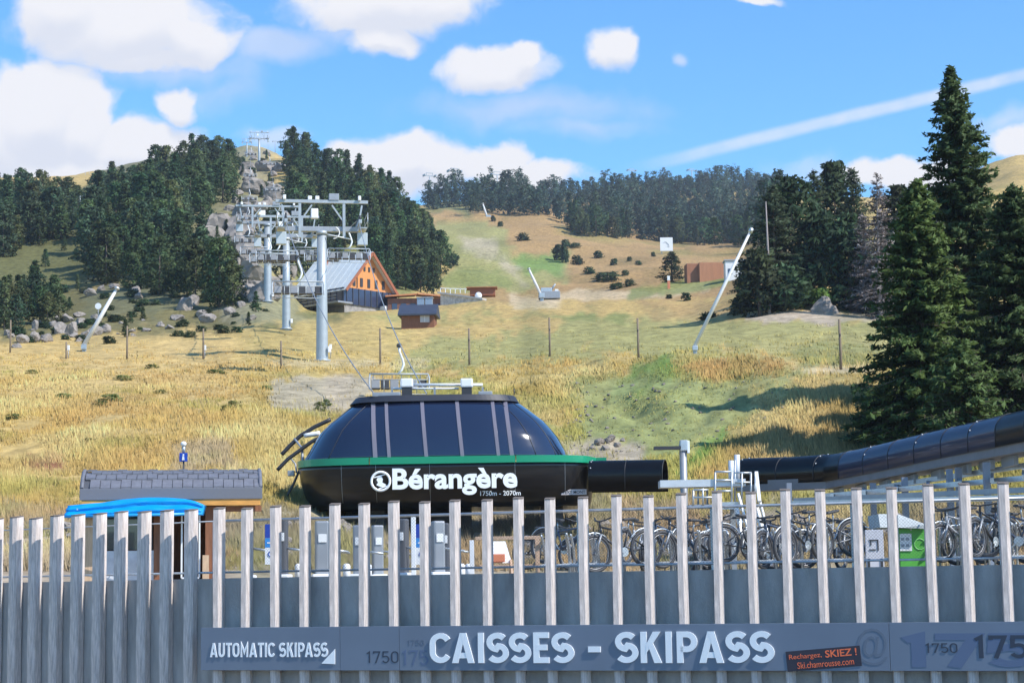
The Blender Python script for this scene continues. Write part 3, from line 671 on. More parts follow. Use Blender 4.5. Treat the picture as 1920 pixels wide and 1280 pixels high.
def far_tree(seed, H, Wd, shape, **k):
    P, A, B, C, N = pine_arrays(seed, H, Wd, shape, **k); me = quads_mesh('pine', P, A, B, C, leaf_m, N=N)
    return me
PINE = [far_tree(10 + i, 10, (5.6, 4.8, 6.2, 5.2)[i % 4], 'pine', clumps=170, per=11, size=.40, tone=((.070, .114, .050), (.084, .128, .052), (.064, .102, .056), (.098, .132, .054))[i % 4]) for i in range(8)]
SPR = [far_tree(40 + i, 10, (3.9, 3.3, 4.4)[i % 3], 'spruce', clumps=160, per=10, size=.34, tone=((.054, .094, .042), (.068, .108, .048), (.056, .094, .050))[i % 3]) for i in range(5)]
def trunk_only(H, r): return MB().tube([(0, 0, -.6), (0, 0, H * .5), (0, 0, H * .97)], [r, r * .7, .03], 6).mesh('trunk', bark_m)
TRK = trunk_only(10, .17)
def put_tree(p, H, me, label, group, name='pine_tree', trunk=True, wide=1.0, cat='tree'):
    s = H / 10
    o = thing(name, label, cat, tuple(p), random.uniform(0, 6.28), group); o.scale = (s * wide, s * wide, s)
    link('crown', me, o)
    if trunk: link('trunk', TRK, o)
    return o
def scatter(poly, n, mind, dmin=0, maxtry=60, seed=1):
    """points inside a photo polygon, a little apart, dropped on the ground"""
    rr = random.Random(seed); xs = [a for a, b in poly]; ys = [b for a, b in poly]; pts = []
    for _ in range(n * maxtry):
        if len(pts) >= n: break
        x, y = rr.uniform(min(xs), max(xs)), rr.uniform(min(ys), max(ys))
        if not in_poly(np.array([x]), np.array([y]), poly)[0]: continue
        if any((x - a) ** 2 + ((y - b) * 1.5) ** 2 < mind ** 2 for a, b in pts): continue
        pts.append((x, y))
    pts.sort(key=lambda q: q[1]); return [(a, b, hit(a, b, dmin)) for a, b in pts]
def forest(poly, n, mind, H, label, group, dmin=0, seed=1, spr=.3, wide=1.0, name='pine_tree'):
    rr = random.Random(seed)
    for x, y, p in scatter(poly, n, mind, dmin, seed=seed):
        sp = rr.random() < spr; me = rr.choice(SPR if sp else PINE)
        put_tree((p.x, p.y, p.z - .2), H * rr.uniform(.72, 1.22) * (1.12 if sp else 1), me, label, group, 'spruce_tree' if sp else 'pine_tree', wide=wide * rr.uniform(.9, 1.15))
def build_forests():
    forest([(-70, 385), (60, 385), (150, 398), (150, 425), (125, 446), (60, 468), (-70, 500)], 62, 15, 8.6, 'dark pine packed in the forest at the far left above the green clearing', 'pines of the far left forest', 120, 1, .2)
    forest([(-60, 570), (40, 560), (105, 565), (118, 602), (60, 618), (-60, 625)], 22, 14, 5.0, 'dark conifer in the low clump at the far left below the green clearing', 'conifers below the clearing', 100, 2, .5)
    forest([(165, 400), (200, 372), (270, 350), (340, 325), (440, 305), (446, 345), (420, 380), (380, 415), (330, 440), (300, 480), (185, 530), (160, 470)], 92, 16, 9.0, 'dark pine in the dense wood on the slope left of the lift towers', 'pines left of the lift towers', 120, 3, .18)
    forest([(165, 525), (300, 480), (380, 490), (430, 545), (440, 576), (395, 582), (330, 560), (270, 555), (180, 535)], 34, 17, 8.6, 'dark pine at the foot of the wood above the grey boulders', 'pines above the boulders', 120, 4, .2)
    forest([(528, 300), (570, 300), (640, 335), (720, 380), (800, 440), (832, 490), (825, 520), (790, 525), (740, 480), (690, 440), (620, 380), (545, 350)], 84, 15, 9.2, 'dark pine on the wooded hill right of the lift towers', 'pines of the hill right of the lift towers', 200, 5, .45)
    forest([(540, 370), (620, 390), (690, 450), (740, 490), (740, 545), (800, 545), (800, 530), (700, 560), (690, 490), (640, 470), (560, 480)], 42, 15, 9.0, 'dark pine close behind the steep roofed chalet', 'pines behind the chalet', 200, 6, .35)
    forest([(500, 450), (560, 400), (640, 420), (700, 470), (700, 500), (600, 500), (545, 545), (508, 530)], 20, 15, 8.0, 'dark pine in the hollow behind the lift towers', 'pines in the hollow behind the towers', 200, 9, .3)
    forest([(740, 530), (810, 530), (855, 545), (835, 552), (745, 550)], 9, 14, 7.6, 'green conifer on the slope just above the stone terrace', 'conifers above the stone terrace', 200, 7, .6)
    # the far ridge reads as one mass: one object
    Ps, As, Bs, Cs, Ns = [], [], [], [], []
    rr = np.random.default_rng(8)
    ridge = [([(875, 385), (1000, 385), (1012, 405), (960, 404), (880, 398)], 44, 8, 13.5), ([(798, 378), (862, 372), (865, 392), (800, 394)], 26, 7, 13.5), ([(1000, 378), (1110, 372), (1300, 355), (1470, 362), (1470, 455), (1340, 458), (1200, 452), (1075, 428), (1010, 402)], 270, 10, 11.5),
             ([(870, 376), (1110, 366), (1110, 372), (870, 384)], 50, 5, 9.5), ([(1100, 372), (1300, 350), (1480, 356), (1480, 366), (1300, 362), (1110, 382)], 90, 5, 10.0)]
    for poly, n, md, H in ridge:
        for x, y, p in scatter(poly, n, md, 450, seed=n):
            sp = rr.random() < .5; h = H * rr.uniform(.55, 1.5) * (1 + .25 * math.sin(x * .045) * math.sin(x * .017 + 1)); k = int(rr.integers(0, 100000))
            P, A, B, C, N = pine_arrays(k, h, h * (.40 if sp else .55), 'spruce' if sp else 'pine', clumps=60, per=6, size=.75, tone=(0.047, 0.075, 0.054))
            Ps.append(P + np.array(p)); As.append(A); Bs.append(B); Ns.append(N); Cs.append(C * rr.uniform(.75, 1.35) * np.array([1 + .25 * (rr.uniform() < .3), 1 + .12 * (rr.uniform() < .3), 1]))
    tag(link('far_forest', quads_mesh('far_forest', np.concatenate(Ps), np.concatenate(As), np.concatenate(Bs), np.concatenate(Cs), leaf_m, N=np.concatenate(Ns))), 'bluish dark conifer forest covering the far ridge behind the ochre ski slope', 'forest', kind='stuff')
    forest([(1065, 440), (1110, 445), (1330, 462), (1440, 466), (1440, 455), (1200, 448), (1070, 428)], 30, 9, 10.5, 'bluish conifer in the front row along the foot of the far ridge forest', 'front row of the ridge forest', 400, 31, .5)
    # bushes dotted over the ochre slope: photo column, row of the foot, width in px, height in px
    B = [(980, 451, 22, 13), (1050, 488, 26, 26), (1058, 492, 14, 34), (1082, 496, 20, 16), (1122, 484, 17, 12), (1152, 497, 14, 11), (1105, 513, 20, 12), (1137, 527, 46, 16), (1172, 516, 13, 9), (1180, 537, 18, 13), (1155, 542, 26, 11), (1180, 490, 9, 8), (1197, 497, 12, 8), (1225, 481, 8, 8), (1060, 462, 16, 12), (1078, 464, 20, 8), (1255, 560, 12, 8), (1287, 563, 18, 14), (1330, 597, 34, 12), (925, 415, 9, 10), (938, 425, 10, 9), (845, 498, 26, 20), (857, 485, 9, 7)]
    BM = [far_tree(70 + i, 10, 13, 'bush', clumps=70, per=9, size=1.5, tone=(0.049, 0.083, 0.040)) for i in range(3)]
    for i, (x, y, w, h) in enumerate(B):
        p = hit(x, y, 90); s = p.y / F_PX
        o = thing('bush', 'dark green bush dotted on the dry ochre slope', 'bush', (p.x, p.y, p.z - .1), random.uniform(0, 6), 'bushes on the ochre slope'); o.scale = (w * s / 13, w * s / 13, h * s / 9)
        link('foliage', BM[i % 3], o)
    p = hit(1260, 528, 200); o = put_tree(p, 57 * p.y / F_PX, SPR[2], 'lone dark bushy conifer standing beside the rust coloured shelter', None, 'spruce_tree', wide=2.3)
    WM = far_tree(77, 10, 13, 'bush', clumps=80, per=9, size=1.1, tone=(.17, .22, .075))
    # isolated small conifers near the boulders
    for (x, y, h, w) in ((455, 330, 24, 1.2), (505, 345, 22, 1.2), (490, 372, 26, 1.2), (450, 395, 28, 1.2), (515, 400, 26, 1.2), (425, 440, 30, 1.1), (480, 420, 24, 1.3), (470, 500, 30, 1.2), (500, 470, 30, 1.2), (440, 500, 36, 1.2), (505, 545, 30, 1.3), (500, 300, 20, 1.1), (235, 632, 34, 1.5), (268, 600, 26, 1.5), (245, 606, 22, 1.4), (407, 470, 48, .8), (270, 350, 46, .6), (212, 352, 38, .5), (190, 356, 28, .6), (408, 575, 34, 1.3), (480, 585, 40, 1.3), (466, 610, 26, 1.2), (130, 582, 26, 1.3), (120, 470, 28, 1.1), (85, 500, 34, 1.4), (70, 520, 24, 1.5), (145, 545, 32, 1.0)):
        p = hit(x, y, 100); put_tree(p, h * p.y / F_PX, random.choice(SPR), 'small dark conifer standing apart from the woods on the left hillside', 'lone conifers on the left hillside', 'spruce_tree', wide=w)
    rr = random.Random(21)      # shrubs among the boulders on the left
    for k in range(70):
        x = rr.uniform(0, 500); y = rr.uniform(545, 645)
        if y > 660 - x * .06: continue
        p = hit(x, y, 100); s = p.y / F_PX; w = rr.uniform(10, 26); o = thing('bush', 'low dark green shrub among the grey boulders at the left', 'bush', (p.x, p.y, p.z - .1), rr.uniform(0, 6), 'shrubs among the boulders'); o.scale = (w * s / 13, w * s / 13, w * .55 * s / 9); link('foliage', BM[k % 3], o)
    for k in range(26):
        x = rr.uniform(430, 545); y = rr.uniform(290, 560); p = hit(x, y, 150); s = p.y / F_PX; w = rr.uniform(9, 20); o = thing('bush', 'low shrub clinging to the stony gully behind the lift towers', 'bush', (p.x, p.y, p.z - .1), rr.uniform(0, 6), 'shrubs of the stony gully'); o.scale = (w * s / 13, w * s / 13, w * .6 * s / 9); link('foliage', BM[k % 3], o)
    for (x, y, w, h) in ((232, 712, 34, 9), (208, 752, 40, 13), (190, 760, 26, 10), (405, 700, 34, 8), (285, 690, 24, 8), (440, 765, 30, 14), (425, 770, 22, 11), (300, 738, 22, 8), (600, 770, 22, 16), (612, 760, 16, 12), (120, 745, 30, 8), (25, 785, 26, 10), (60, 700, 24, 7), (168, 830, 26, 10), (500, 730, 22, 8)):
        p = hit(x, y, 60); s = p.y / F_PX; o = thing('bush', 'low dark green weed clump in the golden grass left of the station', 'bush', (p.x, p.y, p.z - .05), rr.uniform(0, 6), 'weed clumps in the golden grass'); o.scale = (w * s / 13, w * s / 13, h * s / 9); link('foliage', WM, o)
build_forests()

# ---- big spruces, built branch by branch
def spruce(name, p, H, Rmax, seed, label, droop=.35, bare=0.0, tone=(0.044, 0.078, 0.030), base_h=.02, dens=1.0, dead=False, group=None, cone=.9):
    r = np.random.default_rng(seed); o = thing(name, label, 'tree', tuple(p), r.uniform(0, 6.28), group)
    lean = r.normal(0, .012, 2)
    tr = MB(); tr.tube([(0, 0, -.8)] + [(lean[0] * H * t ** 2, lean[1] * H * t ** 2, H * t) for t in (0, .1, .3, .5, .7, .85, 1)], [H * .016, H * .015, H * .0135, H * .011, H * .0085, H * .006, H * .0035, .012], 9); tr.build('trunk', dead_m if dead else bark_m, o)
    P, A, B, C, NN = [], [], [], [], []; tone = np.array(tone); limbs = MB(); h = base_h * H
    while h < H * .985:
        f = h / H; L0 = Rmax * (1 - f) ** cone * (1.0 if f > .12 else .75 + .25 * f / .12)
        for k in range(max(5, int((6 + 2 * (1 - f) + 4 * f ** 2) * dens))):
            ph = r.uniform(0, 2 * np.pi); L = max(.12, L0 * r.uniform(.55, 1.18)); up = .55 * f ** 2 - .05 + r.normal(0, .07)
            if r.random() < bare: continue
            n = max(5, int(L / .040 * dens)); t = np.sort(r.uniform(.12, 1, n)); hh = h + r.uniform(-.12, .12)
            dr = droop * (1 - f * .6)
            rad = t * L; z = hh + L * (up * t - dr * t ** 1.6 + .30 * dr * t ** 4)
            d = np.array([np.cos(ph), np.sin(ph), 0]); side = np.array([-d[1], d[0], 0])
            ax = np.stack([lean[0] * H * np.full(n, f) ** 2, lean[1] * H * np.full(n, f) ** 2, z], 1) + rad[:, None] * d
            sg = r.choice([-1, 1], n) * r.uniform(.15, 1, n); tw = (.10 + .36 * L * .35) * (1 - t * .72) 
            off = side[None] * (sg * tw)[:, None]; off[:, 2] -= np.abs(sg) * tw * .30 + r.uniform(-.06, .10, n)
            cpt = ax + off
            sz = r.uniform(.10, .24, n) * (1 if H > 8 else .85)
            a = d[None] * .55 + side[None] * (np.sign(sg) * .65)[:, None] + r.normal(0, .42, (n, 3)); a[:, 2] -= .12; a /= np.linalg.norm(a, axis=1, keepdims=True)
            b = np.cross(a, r.normal(0, 1, (n, 3)) * .55 + np.array([0, 0, 1])); b /= np.linalg.norm(b, axis=1, keepdims=True) + 1e-9
            NN.append(d[None] * .7 + side[None] * (np.sign(sg) * .25)[:, None] + np.array([0, 0, .75]) + r.normal(0, .35, (n, 3))); P.append(cpt); A.append(a * sz[:, None]); B.append(b * (sz * (.36 if not dead else .26))[:, None])
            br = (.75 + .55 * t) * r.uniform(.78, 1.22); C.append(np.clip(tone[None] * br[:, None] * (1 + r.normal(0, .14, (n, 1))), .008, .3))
            if L > .5:
                q = lambda s: (ax[0][0] * 0 + lean[0] * H * f * f + d[0] * L * s, lean[1] * H * f * f + d[1] * L * s, hh + L * (up * s - dr * s ** 1.6 + .3 * dr * s ** 4))
                limbs.tube([q(0), q(.4), q(.95)], [.012 + L * .008, .01 + L * .005, .006], 4, cap=False)
        h += H * (.0145 - .004 * f) * r.uniform(.7, 1.3) + .06
    limbs.build('branches', dead_m if dead else bark_m, o)
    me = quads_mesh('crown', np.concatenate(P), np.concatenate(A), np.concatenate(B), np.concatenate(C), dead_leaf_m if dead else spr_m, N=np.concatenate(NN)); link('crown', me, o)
    return o
dead_leaf_m = mat_vcol('dead_twigs', .95, .25, 2.0, spec=.1)
def build_spruces():
    def foot(px, D): return gpt(px, D)
    g = foot(1826, 84); H = at(1800, 118, 84).z - g.z; spruce('spruce_tree', g, H, 4.2, 101, 'tallest dark spruce rising above the skyline at the right', .38, .03, (.070, .108, .042), dens=1.5, cone=.82)
    g = foot(1738, 76); H = at(1716, 330, 76).z - g.z; spruce('spruce_tree', g, H, 3.3, 102, 'brighter green spruce in front of the tallest spruce, reaching the black canopy', .34, .02, (.094, .140, .042), dens=1.5, cone=.72)
    g = foot(1922, 78); H = at(1895, 350, 78).z - g.z; spruce('spruce_tree', g, H, 4.0, 103, 'broad dark spruce cut by the right edge of the photo', .40, .03, (.070, .108, .040), dens=1.4, cone=.7)
    g = foot(1812, 72); H = at(1800, 640, 72).z - g.z; spruce('spruce_tree', g, H, 2.6, 104, 'low young spruce between the two large spruces', .30, .02, (.080, .125, .040), cone=.7)
    g = foot(1650, 78); H = at(1640, 735, 78).z - g.z; spruce('spruce_tree', g, H, 1.9, 105, 'lowest small spruce left of the large spruces above the canopy bend', .25, 0, (.068, .104, .040), cone=.7)
    # the stand on the mound
    st = [(1425, 592, 470, 2.6, 0), (1455, 588, 345, 3.6, 0), (1490, 586, 335, 3.9, 0), (1530, 560, 318, 3.2, 1), (1570, 545, 306, 3.3, 1), (1610, 548, 312, 3.4, 1), (1545, 586, 400, 3.3, 0), (1400, 580, 500, 2.3, 0), (1595, 590, 405, 3.0, 0), (1510, 588, 455, 2.9, 0), (1470, 592, 500, 2.5, 0), (1625, 590, 440, 2.7, 0), (1690, 560, 350, 3.0, 1), (1655, 590, 470, 2.6, 0), (1680, 588, 440, 2.8, 0), (1640, 588, 500, 2.4, 0), (1715, 585, 430, 2.8, 1), (1600, 592, 520, 2.2, 0)]
    for i, (px, yb, yt, rm, back) in enumerate(st):
        D = 182 if not back else 212; D += (i * 7 % 5) * 2 - 4; g = foot(px, D); H = at(px, yt, D).z - g.z
        if i % 2: spruce('spruce_tree', g, H, rm, 120 + i, 'dark conifer in the tall stand on the mound behind the leaning pole', .32, .05, (.066, .094, .050), dens=.8, group='conifers on the mound', cone=.55)
        else:
            o = thing('pine_tree', 'dark conifer in the tall stand on the mound behind the leaning pole', 'tree', tuple(g), 0, 'conifers on the mound')
            P, A, B, C, N = pine_arrays(200 + i, H, rm * 1.75, 'pine', clumps=int(24 * H), per=12, size=.42, tone=(0.052, 0.080, 0.040)); link('crown', quads_mesh('crown', P, A, B, C, leaf_m, N=N), o); MB().tube([(0, 0, -.5), (0, 0, H * .95)], [.2, .04], 7).build('trunk', bark_m, o)
    for i, (px, yb, yt, rm, lab) in enumerate(((1652, 590, 322, 2.7, 'bare grey dead conifer with a thin spike above the stand'), (1700, 585, 370, 3.2, 'greyish dead conifer behind the brighter spruce'), (1622, 588, 375, 2.4, 'greyish dying conifer at the right of the stand on the mound'))):
        g = foot(px, 172 + i * 3); H = at(px, yt, 172).z - g.z; spruce('dead_tree', g, H, rm, 150 + i, lab, .25, .25, (.22, .19, .185), dens=.8, dead=True, cone=.6)
    g = foot(1443, 178); H = at(1443, 378, 178).z - g.z; t = thing('dead_tree', 'thin bare pale trunk standing beside the stand on the mound', 'tree', tuple(g)); MB().tube([(0, 0, -.4), (.05, 0, H * .5), (0, 0, H)], [.16, .12, .05], 7).build('trunk', dead_m, t)
build_spruces()

# ---- rocks
def rock_mesh(seed):
    r = random.Random(seed); bm = bmesh.new(); bmesh.ops.create_icosphere(bm, subdivisions=3, radius=1)
    pl = [(Vector((r.gauss(0, 1), r.gauss(0, 1), r.gauss(0, 1))).normalized(), r.uniform(.45, .85)) for _ in range(14)]
    for v in bm.verts:
        for n, d in pl:
            k = v.co.dot(n)
            if k > d: v.co -= n * (k - d) * .96
        v.co += Vector((r.gauss(0, .03), r.gauss(0, .03), r.gauss(0, .03)))
    me = bpy.data.meshes.new('boulder'); bm.to_mesh(me); bm.free(); me.materials.append(rock_m); return me
rock_m = mat('rock', (.29, .255, .225), .95, var=.5, vscale=1.6, bump=.9, bscale=5)
ROCKS = [rock_mesh(i) for i in range(7)]
def build_rocks():
    def rock(x, y, w, h, lab, grp, d=80):
        p = hit(x, y, d); s = p.y / F_PX; o = thing('boulder', lab, 'boulder', (p.x, p.y, p.z + h * s * .18), random.uniform(0, 6), grp); kk = 1.0 if grp and ('outcrop' in grp or 'pine wood' in grp or 'gully' in grp) else 1.0; o.rotation_euler.x = random.uniform(-.4, .4) if grp else 0; o.scale = (w * s * .6 * kk, w * s * .6 * kk, h * s * .62 * kk)
        link('stone', ROCKS[0] if grp is None else random.choice(ROCKS), o)
    A = [(40, 642, 26, 20), (62, 640, 22, 24), (66, 618, 14, 26), (88, 640, 28, 26), (112, 625, 26, 30), (135, 628, 30, 36), (128, 603, 24, 22), (150, 610, 24, 22), (160, 632, 26, 22), (178, 628, 30, 24), (196, 622, 26, 20), (100, 612, 20, 18), (30, 652, 18, 12), (148, 594, 26, 12), (15, 628, 18, 14)]
    for a in A: rock(*a, 'weathered grey boulder in the outcrop at the left behind the leaning white pole', 'boulders of the left outcrop')
    B = [(345, 580, 34, 36), (362, 572, 26, 28), (330, 600, 30, 18), (388, 605, 34, 22), (378, 595, 22, 18), (300, 612, 22, 12), (255, 548, 20, 16), (170, 555, 26, 18), (190, 545, 18, 18), (215, 540, 24, 12), (262, 560, 18, 14), (430, 590, 24, 18), (452, 575, 18, 14), (275, 620, 26, 10), (318, 616, 20, 9), (470, 600, 22, 16), (150, 640, 16, 10)]
    for a in B: rock(*a, 'grey boulder in the broken rocks below the pine wood', 'boulders below the pine wood')
    Cc = [(395, 440, 36, 26), (420, 425, 34, 24), (440, 450, 30, 26), (455, 480, 32, 30), (462, 520, 34, 34), (448, 545, 26, 22), (480, 540, 30, 26), (470, 445, 26, 22), (455, 410, 28, 18), (430, 395, 24, 14), (470, 380, 28, 16), (500, 350, 26, 14), (460, 340, 20, 12), (510, 330, 22, 12), (520, 400, 30, 20), (500, 380, 22, 16), (530, 540, 28, 30), (515, 560, 24, 16), (548, 520, 26, 34), (475, 300, 22, 14), (500, 290, 20, 12), (445, 365, 26, 12)]
    for a in Cc: rock(*a, 'grey outcrop rock on the stony gully behind the lift towers', 'rocks of the stony gully', 200)
    Dd = [(1545, 586, 42, 40), (1562, 588, 22, 20)]
    for i, a in enumerate(Dd): rock(*a, ('grey boulder with a mossy top at the foot of the stand on the mound', 'smaller boulder leaning on the mossy boulder')[i], None, 150)
    for a in [(1125, 832, 26, 16), (1142, 828, 26, 18), (1135, 842, 22, 12), (1158, 836, 16, 10), (1110, 842, 16, 9), (1168, 826, 12, 8)]: rock(*a, 'stone in the rubble patch right of the black domed station', 'stones in the rubble patch', 60)
    rr = random.Random(5)
    for k in range(90):
        x = rr.uniform(520, 1900); y = rr.uniform(968, 1062); w = rr.uniform(14, 42); rock(x, y, w, w * rr.uniform(.45, .8), 'rough stone of the rubble bank behind the timber fins', 'stones of the rubble bank', 46)
    for k in range(16):
        x = rr.uniform(0, 560); y = rr.uniform(985, 1060); w = rr.uniform(14, 34); rock(x, y, w, w * rr.uniform(.45, .8), 'rough stone at the foot of the golden bank behind the hut', 'stones at the foot of the golden bank', 46)
    for k in range(150):
        x = rr.uniform(1060, 1500); y = rr.uniform(715, 850); w = rr.uniform(3, 9); rock(x, y, w, w * .6, 'small stone scattered on the green bank right of the station', 'small stones on the green bank', 60)
    p = hit(1538, 583, 150); s_ = p.y / F_PX; o = thing('bush', 'bright green low bush on top of the mossy boulder', 'bush', (p.x, p.y + .3, p.z + 14 * s_)); o.scale = (40 * s_ / 13, 40 * s_ / 13, 26 * s_ / 9); link('foliage', far_tree(99, 10, 13, 'bush', clumps=70, per=9, size=1.5, tone=(.10, .17, .04)), o)
    for k in range(24):
        x = rr.uniform(425, 550); y = rr.uniform(285, 560); w = rr.uniform(14, 34); rock(x, y, w, w * rr.uniform(.6, 1.1), 'grey outcrop rock on the stony gully behind the lift towers', 'rocks of the stony gully', 200)
    for a in [(392, 452, 60, 54), (418, 436, 66, 60), (440, 462, 58, 56), (402, 478, 56, 46), (452, 440, 60, 52), (466, 492, 58, 60), (474, 528, 60, 66), (450, 560, 56, 50), (486, 562, 52, 50), (462, 408, 54, 44), (490, 400, 50, 40), (478, 360, 46, 36), (510, 372, 46, 36), (500, 320, 42, 30), (462, 322, 40, 28), (530, 420, 50, 44), (526, 320, 36, 26)]: rock(*a, 'big craggy rock of the cliff left of and behind the lift towers', 'crags of the cliff', 200)
    for a in [(1690, 432, 60, 44), (1725, 420, 64, 50), (1660, 440, 44, 36), (1748, 436, 46, 50), (1580, 408, 44, 26), (1705, 402, 40, 26)]: rock(*a, 'greyish cliff rock high between the stand and the tall spruce', 'cliff rocks above the stand', 240)
    for k in range(14):
        x = rr.uniform(0, 300); y = rr.uniform(590, 655); w = rr.uniform(8, 20); rock(x, y, w, w * rr.uniform(.5, .9), 'grey boulder in the broken rocks below the pine wood', 'boulders below the pine wood')
build_rocks()

# ---- grass: blades in tufts over everything that can be seen of the banks
def build_grass():
    r = np.random.default_rng(12); nt = 56000
    u_px = r.uniform(-60, 1980, nt * 2); v_py = r.uniform(600, 1070, nt * 2) 
    keep = r.random(nt * 2) < np.clip((v_py - 590) / 90, .25, 1); u_px, v_py = u_px[keep][:nt], v_py[keep][:nt]
    # vectorised ground hits along the nearest terrain columns
    a, b = (u_px - 960) / F_PX, (640 - v_py) / F_PX; d = np.array(_F)[None] + np.outer(a, np.array(_R)) + np.outer(b, np.array(_U)); U = d[:, 0] / d[:, 1]; Vv = d[:, 2] / d[:, 1]
    i = np.clip(np.round(np.interp(U, UG, np.arange(len(UG)))).astype(int), 0, len(UG) - 1); D = np.empty(len(U))
    for k in np.unique(i):
        m = i == k; D[m] = np.exp(np.interp(Vv[m], _VM[k] + np.arange(len(LD)) * 1e-7, LD))
    x = U * D; z = ground_z(x, D); ok = (D > 46) & (D < 240) & (r.random(len(D)) < np.clip((165 - D) / 60, .22, 1)); x, y, z = x[ok], D[ok], z[ok]
    # colours from the ground under each tuft
    ui = np.clip(np.round(np.interp(x / y, UG, np.arange(len(UG)))).astype(int), 0, len(UG) - 1); li = np.clip(np.round(np.interp(np.log(y), LD, np.arange(len(LD)))).astype(int), 0, len(LD) - 1)
    gc = GC[ui, li].copy(); n = len(x)
    ta, tb, tcn = fbm(x / 5 + 40, y / 8, 4), fbm(x / 3.2 + 80, y / 6 + 9, 4), fbm(x / 8 + 11, y / 12 + 33, 3)      # stands of different grasses
    for f, col, w in ((np.clip((ta - .03) * 7, 0, 1), np.array((.60, .48, .24)), .6), (np.clip((-ta - .06) * 7, 0, 1), np.array((.44, .26, .11)), .38), (np.clip((tb - .09) * 8, 0, 1), np.array((.25, .28, .085)), .5), (np.clip((tcn - .1) * 8, 0, 1), np.array((.34, .20, .11)), .3)):
        f = (f * w * np.where(gc[:, 1] > gc[:, 0] * .84, .3, 1))[:, None]; gc = gc * (1 - f) + col * f
    n = len(x); patch = fbm(x / 2.6, y / 4.5, 4); px, py = px_of(x, y, z)
    bare = np.zeros(n)
    for poly in ([(500, 715), (610, 695), (720, 705), (690, 770), (510, 770)], [(1390, 585), (1520, 575), (1665, 590), (1665, 602), (1395, 602)], [(1475, 686), (1665, 684), (1665, 702), (1475, 702)], [(1025, 850), (1110, 812), (1185, 818), (1225, 880), (1100, 905)]): bare = np.maximum(bare, in_poly(px, py, poly))
    keep = (r.random(n) > bare * .85) & (r.random(n) > .6 * in_poly(px, py, [(1080, 725), (1500, 705), (1470, 790), (1260, 870), (1090, 840)])) & (patch > -.22); x, y, z, gc, patch, px, py = (q[keep] for q in (x, y, z, gc, patch, px, py)); n = len(x)
    per = 7; tot = n * per; hgt = np.clip(.30 + patch * .75 + r.normal(0, .10, n), .10, .65) * np.clip(1.5 - y / 130, .45, 1) * np.where(gc[:, 1] > gc[:, 0] * .95, .6, 1) * np.where(in_poly(px, py, [(1080, 725), (1500, 705), (1470, 790), (1260, 870), (1090, 840)]), .55, 1)
    P = np.repeat(np.stack([x, y, z], 1), per, 0); hh = np.repeat(hgt, per) * r.uniform(.6, 1.2, tot); sc = np.repeat(np.clip(y / 75, .75, 2.4), per)
    P[:, 0] += r.normal(0, .16, tot) * sc; P[:, 1] += r.normal(0, .16, tot) * sc; P[:, 2] = ground_z(P[:, 0], P[:, 1]) - .03
    ang = r.uniform(0, np.pi, tot); A = np.stack([r.normal(-.12, .22, tot) * hh, r.normal(0, .2, tot) * hh, hh], 1); wd = .022 * sc * r.uniform(.6, 1.5, tot)
    Bv = np.stack([np.cos(ang) * wd, np.sin(ang) * wd, np.zeros(tot)], 1)
    C = np.repeat(gc, per, 0) * (1 + r.normal(0, .16, (tot, 1))) * np.repeat(1 + patch[:, None] * .7, per, 0) * np.array([1.27, 1.27, 1.16]); C = np.clip(C, .02, .72); NG = np.array([0, -.25, 1.0])[None] + r.normal(0, .22, (tot, 3))
    me = quads_mesh('meadow_grass', P, A, Bv, C, mat_vcol('grass_blades', .9, .12, 1.0, spec=.15, trans=.3), tri=True, N=NG, face=(0, -1, .2))
    tag(link('meadow_grass', me), 'tall dry golden and green grass growing over the banks', 'grass', kind='stuff')
build_grass()

# ================================================================== LIFT STATION
black_gloss = mat('black_gloss_shell', (.012, .012, .015), .34, coat=.3, var=.2, vscale=.6)
glass_m = mat('tinted_glass', (.012, .017, .040), .09, coat=1.0, spec=.6)
rib_m = mat('grey_rib', (.16, .15, .19), .5)
green_m = mat('green_band', (.010, .30, .16), .35, coat=.3)
cap_m = mat('dark_cap', (.025, .028, .040), .5)
steel_m = mat('grey_steel', (.34, .36, .39), .5, .4, var=.15, vscale=3)
white_p = mat('white_paint', (.80, .81, .82), .4)
dark_m = mat('dark_steel', (.035, .036, .042), .55)
DZ = 67.6                                  # distance at which the outline rows are read
def zrow(y, px=840, D=DZ): return at(px, y, D).z
YC = 70.0
def xcol(px, y): return at(px, y, YC).x
LEV = {  # row: (left column, right column, half depth)
 'low': [(950, 597, 1104, 2.2), (940, 585, 1108, 2.55), (920, 576, 1110, 2.9), (895, 569, 1110, 3.1), (870, 566, 1110, 3.2)],
 'band': [(871, 564, 1112, 3.26), (858, 566, 1112, 3.22)],
 'glass': [(858, 571, 1067, 3.1), (847, 577, 1063, 3.06), (819, 593, 1048, 2.92), (803, 603, 1036, 2.80), (786, 619, 1021, 2.62), (768, 640, 999, 2.36), (748, 664, 973, 1.98)],
 'cap': [(749, 658, 974, 2.12), (737, 668, 967, 2.0), (736.5, 690, 945, 1.6)]}
LEV = {k: [(zrow(y), xcol(a, y), xcol(b, y), d) for y, a, b, d in v] for k, v in LEV.items()}
NEXP = {'low': 4.2, 'band': 4.2, 'glass': 3.2, 'cap': 3.6}
def front_y(x, z, key):
    L = LEV[key]; zs = [l[0] for l in L]; z = min(max(z, zs[0]), zs[-1]); xl = np.interp(z, zs, [l[1] for l in L]); xr = np.interp(z, zs, [l[2] for l in L]); d = np.interp(z, zs, [l[3] for l in L])
    c, a = (xl + xr) / 2, (xr - xl) / 2; q = min(.9995, abs((x - c) / a)); return YC - d * (1 - q ** NEXP[key]) ** (1 / NEXP[key])
